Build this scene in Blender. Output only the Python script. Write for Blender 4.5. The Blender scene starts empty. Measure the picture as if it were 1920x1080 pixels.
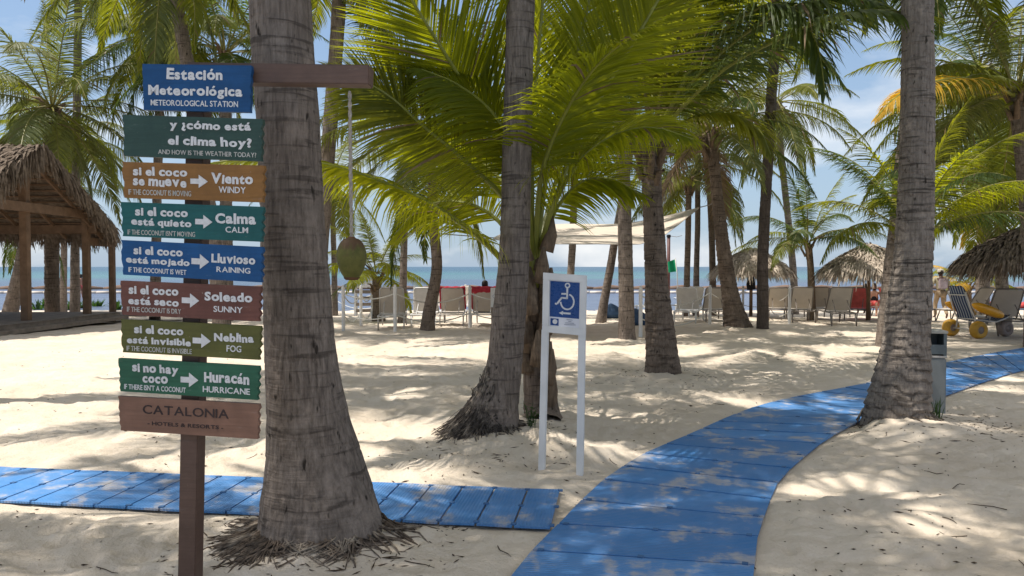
import bpy, bmesh, math, random
import numpy as np
from mathutils import Vector, Matrix, noise

R = math.radians
SC = bpy.context.scene
COL = SC.collection

# ------------------------------------------------------------------ camera, sky, sun, exposure
FPX, CAMH, HORIZ = 1400.0, 1.6, 500.0
cd = bpy.data.cameras.new('Camera'); cam = bpy.data.objects.new('Camera', cd); COL.objects.link(cam)
cd.sensor_width = 36; cd.lens = 36 * FPX / 1920; cd.clip_start = .05; cd.clip_end = 9000
PITCH = math.atan((540 - HORIZ) / FPX)
cam.location = (0, 0, CAMH); cam.rotation_euler = (math.pi / 2 - PITCH, 0, 0)
SC.camera = cam
SC.view_settings.view_transform = 'Standard'; SC.view_settings.look = 'None'
SC.view_settings.exposure = 0.42; SC.view_settings.gamma = 1
SUN_EL, SUN_TRAVEL = R(67), Vector((1, .16, 0)).normalized()
SUNDIR = Vector((-SUN_TRAVEL.x * math.cos(SUN_EL), -SUN_TRAVEL.y * math.cos(SUN_EL), math.sin(SUN_EL)))   # towards the sun
ld = bpy.data.lights.new('sun', 'SUN'); ld.energy = 4.1; ld.angle = R(.55); ld.color = (1, .945, .86)
sun = bpy.data.objects.new('sun', ld); COL.objects.link(sun)
sun.rotation_euler = (-SUNDIR).to_track_quat('-Z', 'Y').to_euler(); sun.location = (-10, 0, 30)
W = bpy.data.worlds.new('World'); SC.world = W; W.use_nodes = True
nt = W.node_tree; nt.nodes.clear()
sky = nt.nodes.new('ShaderNodeTexSky'); sky.sky_type = 'NISHITA'; sky.sun_disc = False
sky.sun_elevation = SUN_EL; sky.sun_rotation = math.atan2(SUNDIR.x, SUNDIR.y)
sky.air_density = 1.0; sky.dust_density = .35; sky.ozone_density = 1.4
bg = nt.nodes.new('ShaderNodeBackground'); bg.inputs[1].default_value = .12
out = nt.nodes.new('ShaderNodeOutputWorld')
tc = nt.nodes.new('ShaderNodeTexCoord')
mp = nt.nodes.new('ShaderNodeMapping'); mp.inputs['Scale'].default_value = (1, 1, 2.6); mp.inputs['Location'].default_value = (.35, .1, .2)
n1 = nt.nodes.new('ShaderNodeTexNoise'); n1.inputs['Scale'].default_value = 2.6; n1.inputs['Detail'].default_value = 7; n1.inputs['Roughness'].default_value = .55
rp = nt.nodes.new('ShaderNodeValToRGB'); rp.color_ramp.elements[0].position = .5; rp.color_ramp.elements[1].position = .74
rp.color_ramp.elements[1].color = (.75, .75, .75, 1)
mx = nt.nodes.new('ShaderNodeMix'); mx.data_type = 'RGBA'; mx.inputs[7].default_value = (8.6, 8.2, 7.7, 1)
nt.links.new(tc.outputs['Generated'], mp.inputs[0]); nt.links.new(mp.outputs[0], n1.inputs[0]); nt.links.new(n1.outputs[0], rp.inputs[0])
sp = nt.nodes.new('ShaderNodeSeparateXYZ'); nt.links.new(tc.outputs['Generated'], sp.inputs[0])
hz = nt.nodes.new('ShaderNodeValToRGB'); hz.color_ramp.elements[0].color = (.88, .88, .88, 1); hz.color_ramp.elements[1].color = (0, 0, 0, 1); hz.color_ramp.elements[1].position = .46
hm = nt.nodes.new('ShaderNodeMix'); hm.data_type = 'RGBA'; hm.inputs[7].default_value = (2.35, 3.15, 4.2, 1)      # pale blue haze along the horizon
nt.links.new(sp.outputs[2], hz.inputs[0]); nt.links.new(hz.outputs[0], hm.inputs[0]); nt.links.new(sky.outputs[0], hm.inputs[6])
zr_ = nt.nodes.new('ShaderNodeValToRGB'); zr_.color_ramp.elements[0].position = .36; zr_.color_ramp.elements[1].position = .75; zr_.color_ramp.elements[1].color = (.6, .6, .6, 1)   # white added to the unseen upper sky to whiten and lift the ambient light
cm = nt.nodes.new('ShaderNodeMath'); cm.operation = 'MAXIMUM'
nt.links.new(sp.outputs[2], zr_.inputs[0]); nt.links.new(zr_.outputs[0], cm.inputs[0]); nt.links.new(rp.outputs[0], cm.inputs[1])
nt.links.new(cm.outputs[0], mx.inputs[0]); nt.links.new(hm.outputs[2], mx.inputs[6]); nt.links.new(mx.outputs[2], bg.inputs[0]); nt.links.new(bg.outputs[0], out.inputs[0])

# ------------------------------------------------------------------ pixels of the photograph to points
_f = Vector((0, math.cos(PITCH), -math.sin(PITCH))); _u = Vector((0, math.sin(PITCH), math.cos(PITCH)))
def P(px, py, d):
    v = Vector((1, 0, 0)) * ((px - 960) / FPX) + _u * ((540 - py) / FPX) + _f
    v *= d / v.y
    return Vector((v.x, v.y, v.z + CAMH))
def gz0(y):
    y = np.asarray(y, float)
    return np.interp(y, [-50, 13, 20, 28, 36, 42, 60, 80], [0, 0, -.08, -.28, -.5, -.75, -1.6, -3])
def G(px, py):
    d = 10.
    for _ in range(60):
        s = (py - HORIZ) / FPX
        d = (CAMH - float(gz0(d))) / s
    p = P(px, py, d); return p

# ------------------------------------------------------------------ noise and ground height
_rs = np.random.RandomState(5); _perm = _rs.permutation(512); _ga = _rs.rand(512) * 6.2831853
def pn(x, y, s=0):
    x = np.asarray(x, float) + s * 17.3; y = np.asarray(y, float) - s * 9.1
    xi = np.floor(x).astype(int); yi = np.floor(y).astype(int); fx = x - xi; fy = y - yi
    u = fx * fx * fx * (fx * (fx * 6 - 15) + 10); v = fy * fy * fy * (fy * (fy * 6 - 15) + 10)
    def g(ix, iy, dx, dy):
        a = _ga[_perm[(_perm[ix & 511] + iy) & 511]]
        return np.cos(a) * dx + np.sin(a) * dy
    a = g(xi, yi, fx, fy); b = g(xi + 1, yi, fx - 1, fy); c = g(xi, yi + 1, fx, fy - 1); d = g(xi + 1, yi + 1, fx - 1, fy - 1)
    return (a + u * (b - a)) + v * ((c + u * (d - c)) - (a + u * (b - a)))

def pits(x, y, cell, s):
    """scuffed footprints: one jittered oval dent per cell, with a low rim"""
    cx = np.floor(x / cell).astype(int); cy = np.floor(y / cell).astype(int); r = np.zeros_like(x)
    for i in (-1, 0, 1):
        for j in (-1, 0, 1):
            a = _perm[(_perm[(cx + i + s * 13) & 511] + cy + j) & 511]; b = _perm[(a + 91) & 511]; c = _perm[(b + 17) & 511]; e = _perm[(c + 5) & 511]
            px = (cx + i + .1 + .8 * a / 512) * cell; py = (cy + j + .1 + .8 * b / 512) * cell; th = c / 512 * 6.283
            dx = (x - px) * np.cos(th) + (y - py) * np.sin(th); dy = -(x - px) * np.sin(th) + (y - py) * np.cos(th)
            d = np.hypot(dx / .30, dy / .17) / cell
            r += (np.exp(-d * d * 1.6) - .55 * np.exp(-((d - 1.45) / .42) ** 2)) * (e % 100 < 62) * (.4 + .6 * c / 512)
    return r
# left-hand mat: straight strip; right-hand mat: two edges read off the photograph
M1A, M1B = (G(-60, 909) + Vector((-1.3, .2, 0))), G(1043, 958)
M1A.z = M1B.z = 0
M1D = (M1B - M1A).normalized(); M1W = .78
M2L = [G(*p) for p in ((880, 1200), (984, 1056), (1045, 992), (1118, 917), (1167, 879), (1220, 849), (1298, 815), (1355, 789), (1420, 764), (1502, 744), (1644, 716), (1760, 684), (1920, 655), (2150, 625))]
M2R = [G(*p) for p in ((1400, 1200), (1413, 1085), (1420, 1015), (1440, 955), (1457, 911), (1489, 876), (1546, 829), (1600, 798), (1650, 778), (1700, 763), (1780, 741), (1850, 716), (1960, 686), (2200, 645))]
for p in M2L + M2R: p.z = 0
MOUNDS = [(-1.08, 4.3, .75, .045), (-.15, 6.75, .8, .09), (.3, 6.6, .55, .07), (.35, 7.45, .6, .06), (3.85, 7.4, .75, .085), (3.95, 6.9, .55, .07), (2.2, 10.7, .7, .08), (2.4, 16, .6, .06), (6, 20, .8, .08), (7.3, 14.5, .8, .08), (-2.3, 19, .7, .06)]
def seg_dist(x, y, a, b):
    dx, dy = b[0] - a[0], b[1] - a[1]; t = ((x - a[0]) * dx + (y - a[1]) * dy) / (dx * dx + dy * dy)
    t = np.clip(t, 0, 1); return np.hypot(x - a[0] - t * dx, y - a[1] - t * dy)
def Hn(x, y):
    x = np.asarray(x, float); y = np.asarray(y, float)
    h = gz0(y)
    far = np.interp(y, [9, 30], [1, .6])
    w = .035 * pn(x * 1.1, y * 1.4, 1)
    w = w + far * (.038 * pn(x * 2.6, y * 3.2, 2) + .034 * (.4 - np.abs(pn(x * 3.7, y * 4.6, 3))) + .011 * pn(x * 8, y * 9, 4) + .007 * pn(x * 17, y * 18, 6))
    w = w - pits(x, y, .42, 3) * .027 * far - pits(x, y, .27, 7) * .017 * far
    for mx_, my_, mr, mh in MOUNDS:
        dd = np.hypot(x - mx_, y - my_) / mr
        h = h + mh * np.exp(-dd * dd * 1.3)
    d = seg_dist(x, y, M1A, M1B) - M1W / 2
    for i in range(len(M2L) - 1):
        a = (M2L[i] + M2R[i]) / 2; b = (M2L[i + 1] + M2R[i + 1]) / 2
        d = np.minimum(d, seg_dist(x, y, a, b) - (M2L[i] - M2R[i]).length * .47)
    k = np.clip((d - .01) / .26, 0, 1); k = k * k * (3 - 2 * k)
    wm = np.interp(x, [-9, 9], [1, 1])
    on = .014 * pn(x * 1.7, y * 1.9, 8) + .010 * pn(x * 5, y * 6, 9) - .018
    edge = .012 * np.exp(-((d - .09) / .07) ** 2) * (1 + 1.2 * pn(x * 4, y * 4, 11))
    return (h + w * wm + .01) * k + (h * .0 + on) * (1 - k) + edge
def Hs(x, y): return float(Hn(np.array([x]), np.array([y]))[0])
def ground(px, py):
    p = G(px, py); p.z = Hs(p.x, p.y); return p

# ------------------------------------------------------------------ mesh collector
class MB:
    def __init__(s, origin=(0, 0, 0)): s.v = []; s.f = []; s.m = []; s.uv = {}; s.o = Vector(origin)
    def add(s, vs, fs, mi=0):
        b = len(s.v); s.v += [Vector(v) for v in vs]
        for f in fs: s.f.append(tuple(b + i for i in f)); s.m.append(mi)
        return b
    def box(s, c, size, rot=None, mi=0):
        sx, sy, sz = size[0] / 2, size[1] / 2, size[2] / 2; c = Vector(c)
        vs = [Vector((x, y, z)) for z in (-sz, sz) for y in (-sy, sy) for x in (-sx, sx)]
        if rot is not None: vs = [rot @ v for v in vs]
        s.add([c + v for v in vs], [(0, 2, 3, 1), (4, 5, 7, 6), (0, 1, 5, 4), (2, 6, 7, 3), (1, 3, 7, 5), (0, 4, 6, 2)], mi)
    def bar(s, a, b, w, t, side=None, mi=0, bev=0):
        a, b = Vector(a), Vector(b); T = (b - a).normalized()
        S = Vector(side) if side else (Vector((0, 0, 1)) if abs(T.z) < .9 else Vector((1, 0, 0)))
        S = (S - T * S.dot(T)).normalized(); N = T.cross(S)
        q = [(-1, -1), (1, -1), (1, 1), (-1, 1)]
        vs = [p + S * (w / 2 * i) + N * (t / 2 * j) for p in (a, b) for i, j in q]
        s.add(vs, [(3, 2, 1, 0), (4, 5, 6, 7)] + [(i, (i + 1) % 4, 4 + (i + 1) % 4, 4 + i) for i in range(4)], mi)
    def tube(s, pts, rad, n=8, caps=True, mi=0):
        pts = [Vector(p) for p in pts]
        if not hasattr(rad, '__len__'): rad = [rad] * len(pts)
        vs = []; S = None
        for i, p in enumerate(pts):
            T = (pts[min(i + 1, len(pts) - 1)] - pts[max(i - 1, 0)]).normalized()
            if S is None:
                S = T.cross(Vector((0, 0, 1)) if abs(T.z) < .95 else Vector((1, 0, 0))).normalized()
            S = (S - T * S.dot(T)).normalized(); N = T.cross(S)
            for k in range(n):
                a = 2 * math.pi * k / n; vs.append(p + (S * math.cos(a) + N * math.sin(a)) * rad[i])
        fs = [(i * n + k, i * n + (k + 1) % n, (i + 1) * n + (k + 1) % n, (i + 1) * n + k) for i in range(len(pts) - 1) for k in range(n)]
        if caps: fs += [tuple(reversed(range(n))), tuple((len(pts) - 1) * n + k for k in range(n))]
        s.add(vs, fs, mi)
    def lathe(s, c, prof, n=20, axis=(0, 0, 1), mi=0):
        A = Vector(axis).normalized(); S = A.cross(Vector((0, 1, 0)) if abs(A.y) < .9 else Vector((1, 0, 0))).normalized(); N = A.cross(S); c = Vector(c)
        vs = [c + A * z + (S * math.cos(2 * math.pi * k / n) + N * math.sin(2 * math.pi * k / n)) * r for r, z in prof for k in range(n)]
        s.add(vs, [(i * n + k, i * n + (k + 1) % n, (i + 1) * n + (k + 1) % n, (i + 1) * n + k) for i in range(len(prof) - 1) for k in range(n)], mi)
    def prism(s, poly, d, mi=0):
        n = len(poly); d = Vector(d); vs = [Vector(p) for p in poly] + [Vector(p) + d for p in poly]
        s.add(vs, [tuple(range(n)), tuple(reversed(range(n, 2 * n)))] + [(i, n + i, n + (i + 1) % n, (i + 1) % n) for i in range(n)], mi)
    def mesh(s, me, mat=None, mi=0):
        M = mat or Matrix()
        s.add([M @ v.co for v in me.vertices], [tuple(p.vertices) for p in me.polygons], mi)
    def build(s, name, mats, parent=None, smooth=False, uvs=None, bevel=0):
        me = bpy.data.meshes.new(name); me.from_pydata([v - s.o for v in s.v], [], s.f)
        if not isinstance(mats, (list, tuple)): mats = [mats]
        for m in mats: me.materials.append(m)
        me.polygons.foreach_set('material_index', s.m)
        if smooth: me.polygons.foreach_set('use_smooth', [True] * len(me.polygons))
        if uvs:
            l = me.uv_layers.new(name='uv')
            for li, lp in enumerate(me.loops): l.data[li].uv = uvs[lp.vertex_index]
        me.update()
        if bevel:
            bm = bmesh.new(); bm.from_mesh(me)
            bmesh.ops.recalc_face_normals(bm, faces=bm.faces)
            bmesh.ops.bevel(bm, geom=[e for e in bm.edges if e.calc_face_angle(0) > .6], offset=bevel, segments=2, affect='EDGES')
            bm.to_mesh(me); bm.free()
        return obj(name, me, parent)
def obj(name, me, parent=None, loc=None):
    o = bpy.data.objects.new(name, me); COL.objects.link(o)
    if parent: o.parent = parent
    if loc is not None: o.location = loc
    return o
def thing(name, label, cat, loc=(0, 0, 0), rz=0, group=None):
    o = bpy.data.objects.new(name, None); COL.objects.link(o); o.location = loc; o.rotation_euler = (0, 0, rz)
    o.empty_display_size = .1
    return tag(o, label, cat, group)
def tag(o, label=None, cat=None, group=None, kind=None):
    if label: o['label'] = label
    if cat: o['category'] = cat
    if group: o['group'] = group
    if kind: o['kind'] = kind
    return o
def dup(root, loc, rz=0, label=None, scale=None):
    r = root.copy(); COL.objects.link(r); r.location = loc; r.rotation_euler = (0, 0, rz)
    if scale: r.scale = scale
    if label: r['label'] = label
    for ch in list(root.children):
        c = ch.copy(); COL.objects.link(c); c.parent = r
        for g in list(ch.children):
            d = g.copy(); COL.objects.link(d); d.parent = c
    return r
def eval_mesh(o):
    dg = bpy.context.evaluated_depsgraph_get(); dg.update()
    me = bpy.data.meshes.new_from_object(o.evaluated_get(dg)); return me
def cr(pts, n):
    """Catmull-Rom through tuples, n samples"""
    A = np.array([list(p) for p in pts], float); A = np.vstack([2 * A[0] - A[1], A, 2 * A[-1] - A[-2]])
    m = len(pts) - 1; res = []
    for q in np.linspace(0, m, n):
        i = min(int(q), m - 1); t = q - i; p0, p1, p2, p3 = A[i:i + 4]
        res.append(.5 * (2 * p1 + (p2 - p0) * t + (2 * p0 - 5 * p1 + 4 * p2 - p3) * t * t + (3 * p1 - p0 - 3 * p2 + p3) * t ** 3))
    return np.array(res)

# ------------------------------------------------------------------ materials
class NG:
    def __init__(s, name):
        s.m = bpy.data.materials.new(name); s.m.use_nodes = True; s.t = s.m.node_tree; s.t.nodes.clear()
        s.out = s.n('OutputMaterial')
    def n(s, t, **k):
        d = s.t.nodes.new('ShaderNode' + t)
        for a, b in k.items(): setattr(d, a, b)
        return d
    def put(s, sock, v):
        if isinstance(v, bpy.types.NodeSocket): s.t.links.new(v, sock)
        else: sock.default_value = v
    def coord(s, kind='Object', scale=(1, 1, 1)):
        t = s.n('TexCoord'); m = s.n('Mapping'); m.inputs['Scale'].default_value = scale
        s.t.links.new(t.outputs[kind], m.inputs[0]); return m.outputs[0]
    def pos(s, scale=(1, 1, 1)):
        t = s.n('NewGeometry'); m = s.n('Mapping'); m.inputs['Scale'].default_value = scale
        s.t.links.new(t.outputs['Position'], m.inputs[0]); return m.outputs[0]
    def noise(s, vec, scale, detail=4, rough=.55, dist=0):
        d = s.n('TexNoise'); s.put(d.inputs['Vector'], vec); d.inputs['Scale'].default_value = scale; d.inputs['Detail'].default_value = detail
        d.inputs['Roughness'].default_value = rough; d.inputs['Distortion'].default_value = dist; return d.outputs[0]
    def ramp(s, fac, *st):
        d = s.n('ValToRGB'); e = d.color_ramp.elements
        while len(e) < len(st): e.new(.5)
        for i, (p, c) in enumerate(st):
            e[i].position = p; e[i].color = (c, c, c, 1) if not hasattr(c, '__len__') else (*c, 1)
        s.put(d.inputs[0], fac); return d.outputs[0]
    def mix(s, fac, a, b, mode='MIX'):
        d = s.n('Mix', data_type='RGBA', blend_type=mode)
        f4 = lambda c: (*c, 1) if hasattr(c, '__len__') and len(c) == 3 else c
        s.put(d.inputs[0], fac); s.put(d.inputs[6], f4(a)); s.put(d.inputs[7], f4(b)); return d.outputs[2]
    def math(s, op, a, b=0):
        d = s.n('Math', operation=op); s.put(d.inputs[0], a); s.put(d.inputs[1], b); return d.outputs[0]
    def bump(s, h, strength=.3, dist=.01, nrm=None):
        d = s.n('Bump'); d.inputs['Strength'].default_value = strength; d.inputs['Distance'].default_value = dist
        s.put(d.inputs['Height'], h)
        if nrm: s.put(d.inputs['Normal'], nrm)
        return d.outputs[0]
    def bsdf(s, col, rough=.8, spec=.3, nrm=None, metal=0):
        d = s.n('BsdfPrincipled'); c = (*col, 1) if hasattr(col, '__len__') and len(col) == 3 else col
        s.put(d.inputs['Base Color'], c); s.put(d.inputs['Roughness'], rough); s.put(d.inputs['Specular IOR Level'], spec); d.inputs['Metallic'].default_value = metal
        if nrm: s.put(d.inputs['Normal'], nrm)
        return d.outputs[0]
    def done(s, sh): s.t.links.new(sh, s.out.inputs[0]); return s.m

def plain(name, c, rough=.6, spec=.35, var=.25, scale=6, bump=.08, metal=0):
    g = NG(name); v = g.coord()
    n = g.noise(v, scale, 5); n2 = g.noise(v, scale * 9, 3)
    k = tuple(x * (1 - var) for x in c); l = tuple(min(1, x * (1 + var * .6)) for x in c)
    col = g.ramp(n, (.3, k), (.7, l))
    return g.done(g.bsdf(col, g.ramp(n2, (.3, max(.05, rough - .1)), (.7, min(1, rough + .12))), spec, g.bump(n2, bump, .01), metal))

def sand_mat():
    g = NG('sand'); p = g.pos()
    n = g.noise(p, .9, 5); n2 = g.noise(p, 14, 5, .65); n3 = g.noise(p, 160, 2, .7); n4 = g.noise(p, 3.5, 6, .6)
    c = g.ramp(n, (.3, (.61, .52, .415)), (.7, (.73, .64, .53)))
    c = g.mix(g.ramp(n4, (.35, 0), (.75, .35)), c, (.50, .40, .29))
    sp = g.ramp(g.noise(p, 75, 2, .5), (.70, 0), (.76, 1))
    c = g.mix(g.math('MULTIPLY', sp, g.ramp(n4, (.4, .1), (.65, .6))), c, (.12, .085, .055))
    n5 = g.noise(p, 45, 3, .6); b = g.bump(n3, .3, .004); b = g.bump(n5, .5, .010, b); b = g.bump(n2, .6, .025, b); b = g.bump(n4, .35, .06, b)
    return g.done(g.bsdf(c, .95, .1, b))
def sea_mat():
    g = NG('sea_water'); t = g.n('NewGeometry'); x = g.n('SeparateXYZ'); g.t.links.new(t.outputs['Position'], x.inputs[0])
    n = g.noise(g.pos((.012, .05, 1)), 1, 4, .6)
    y = g.math('ADD', x.outputs[1], g.math('MULTIPLY', g.math('SUBTRACT', n, .5), 90))
    d = g.math('DIVIDE', y, 400)
    c = g.ramp(d, (.07, (.13, .155, .21)), (.15, (.075, .10, .16)), (.24, (.065, .105, .15)), (.38, (.065, .185, .18)), (.62, (.035, .14, .15)), (1, (.018, .08, .12)))
    pat = g.ramp(g.noise(g.pos((.02, .12, 1)), 1, 5, .65), (.42, 0), (.66, .75))
    c = g.mix(pat, c, (.075, .10, .17))
    foam = g.ramp(g.noise(g.pos((.05, .5, 1)), 1, 3, .7), (.73, 0), (.78, .55))
    c = g.mix(foam, c, (.6, .65, .68))
    b = g.bump(g.noise(g.pos((1, 2.2, 1)), 1.3, 4), .7, .25); b = g.bump(g.noise(g.pos((.2, .7, 1)), 1, 3), .5, .9, b)
    return g.done(g.bsdf(c, .3, .3, b))
def bark_mat(name, dark, light, ring=1., zs=1.):
    g = NG(name); v = g.coord('Object')
    fib = g.noise(g.coord('Object', (46, 46, 5 * zs)), 1, 5, .65, .4)
    big = g.noise(g.coord('Object', (2.2, 2.2, 1.3)), 1, 5, .6)
    rng = g.noise(g.coord('Object', (2.2, 2.2, 26)), 1, 3, .5, .6)
    pit = g.noise(g.coord('Object', (24, 24, 8)), 1, 2, .5)
    mid = tuple((a + b) / 2 for a, b in zip(dark, light))
    c = g.ramp(fib, (.28, dark), (.5, mid), (.72, light))
    c = g.mix(g.ramp(big, (.35, .0), (.7, .55)), c, tuple(x * .62 for x in mid), 'MIX')
    c = g.mix(g.ramp(rng, (.56, 0), (.66, .5 * ring)), c, tuple(x * .55 for x in dark))
    c = g.mix(g.ramp(pit, (.655, 0), (.72, .9)), c, (.025, .02, .016))
    c = g.mix(g.ramp(g.noise(g.coord('Object', (5, 5, 3)), 1, 5, .7), (.52, 0), (.72, .55)), c, tuple(min(1, x * 1.35) for x in light))
    b = g.bump(fib, .75, .018); b = g.bump(rng, .4 * ring, .03, b); b = g.bump(pit, .3, .012, b)
    return g.done(g.bsdf(c, .92, .12, b))
def root_mat(name, dark, light):
    g = NG(name); p = g.pos(); n = g.noise(p, 30, 4, .6); n2 = g.noise(p, 7, 4, .65)
    c = g.ramp(n, (.3, dark), (.7, light)); c = g.mix(g.ramp(n2, (.48, 0), (.66, .75)), c, (.46, .39, .31))
    return g.done(g.bsdf(c, .95, .1, g.bump(n, .5, .01)))
def leaf_mat(name, a, b, tr, trans=.45):
    g = NG(name); oi = g.n('ObjectInfo'); n = g.noise(g.coord('Object'), 2.2, 4)
    f = g.math('ADD', g.math('MULTIPLY', oi.outputs['Random'], .6), g.math('MULTIPLY', n, .5))
    c = g.ramp(f, (.2, a), (.85, b))
    fine = g.noise(g.coord('Object'), 23, 2)
    c = g.mix(g.ramp(fine, (.35, .4), (.65, 0)), c, tuple(x * .55 for x in a))
    pr = g.bsdf(c, .5, .3)
    t = g.n('BsdfTranslucent'); g.put(t.inputs[0], g.mix(.7, c, tr))
    m = g.n('MixShader'); m.inputs[0].default_value = trans
    g.t.links.new(pr, m.inputs[1]); g.t.links.new(t.outputs[0], m.inputs[2]); return g.done(m.outputs[0])
def thatch_mat(name, a, b):
    g = NG(name); n = g.noise(g.coord('Object', (9, 9, 9)), 1, 3); n2 = g.noise(g.coord('Object'), 1.2, 3)
    c = g.ramp(n, (.3, a), (.7, b)); c = g.mix(g.ramp(n2, (.4, 0), (.7, .5)), c, tuple(x * .6 for x in a))
    return g.done(g.bsdf(c, .9, .1))
def mat_blue():
    g = NG('blue_plastic_mat'); uv = g.coord('UV')
    w = g.n('TexWave', wave_type='BANDS', bands_direction='X'); g.put(w.inputs['Vector'], uv); w.inputs['Scale'].default_value = 13; w.inputs['Distortion'].default_value = .3
    p = g.pos(); n = g.noise(p, 2.3, 6, .62); n2 = g.noise(p, 9, 5, .65); oi = g.n('ObjectInfo')
    c = g.ramp(oi.outputs['Random'], (0, (.032, .182, .47)), (1, (.070, .27, .63)))
    c = g.mix(g.ramp(n2, (.3, .35), (.7, 0)), c, (.03, .17, .42))
    tot = g.math('ADD', g.math('MULTIPLY', n, .7), g.math('MULTIPLY', n2, .3))
    dust = g.ramp(tot, (.36, .02), (.52, .11), (.575, .52), (.66, .85))
    c = g.mix(dust, c, (.60, .52, .41))
    b = g.bump(w.outputs[1], .55, .006); b = g.bump(n2, .15, .01, b)
    return g.done(g.bsdf(c, g.ramp(dust, (0, .5), (.7, .95)), .25, b))
def coconut_mat():
    g = NG('coconut_husk'); v = g.coord(); x = g.n('SeparateXYZ'); g.t.links.new(v, x.inputs[0])
    n = g.noise(v, 16, 5, .6); n2 = g.noise(g.coord('Object', (60, 60, 14)), 1, 4, .6); n3 = g.noise(v, 9, 4, .65, .5)
    c = g.ramp(n, (.3, (.055, .062, .012)), (.7, (.13, .12, .026)))
    br = g.ramp(g.math('ADD', g.math('MULTIPLY', x.outputs[2], 3.2), n3), (.30, 0), (.46, .85))
    c = g.mix(br, c, (.085, .04, .022)); c = g.mix(g.ramp(n2, (.55, 0), (.75, .4)), c, (.16, .12, .05))
    c = g.mix(g.ramp(g.noise(v, 55, 2), (.66, 0), (.72, .7)), c, (.04, .025, .015))
    return g.done(g.bsdf(c, .62, .3, g.bump(n2, .3, .004)))
def board_mat(name, c, wear=.5):
    g = NG(name); v = g.coord()
    gr = g.noise(g.coord('Object', (3, 3, 70)), 1, 5, .6, .3); bl = g.noise(v, 5, 5, .65); sc = g.noise(g.coord('Object', (9, 9, 40)), 1, 4, .7)
    col = g.ramp(bl, (.28, tuple(x * .72 for x in c)), (.72, tuple(min(1, x * 1.18 + .008) for x in c)))
    col = g.mix(g.ramp(gr, (.35, .35), (.62, 0)), col, tuple(x * .55 for x in c))
    col = g.mix(g.ramp(sc, (.62, 0), (.74, .55 * wear)), col, tuple(x * .5 + .20 for x in c))
    col = g.mix(g.ramp(g.noise(v, 38, 3, .6), (.70, 0), (.75, .8 * wear)), col, (.30, .25, .20))
    return g.done(g.bsdf(col, g.ramp(bl, (.3, .45), (.7, .65)), .35, g.bump(gr, .35, .004)))
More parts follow.
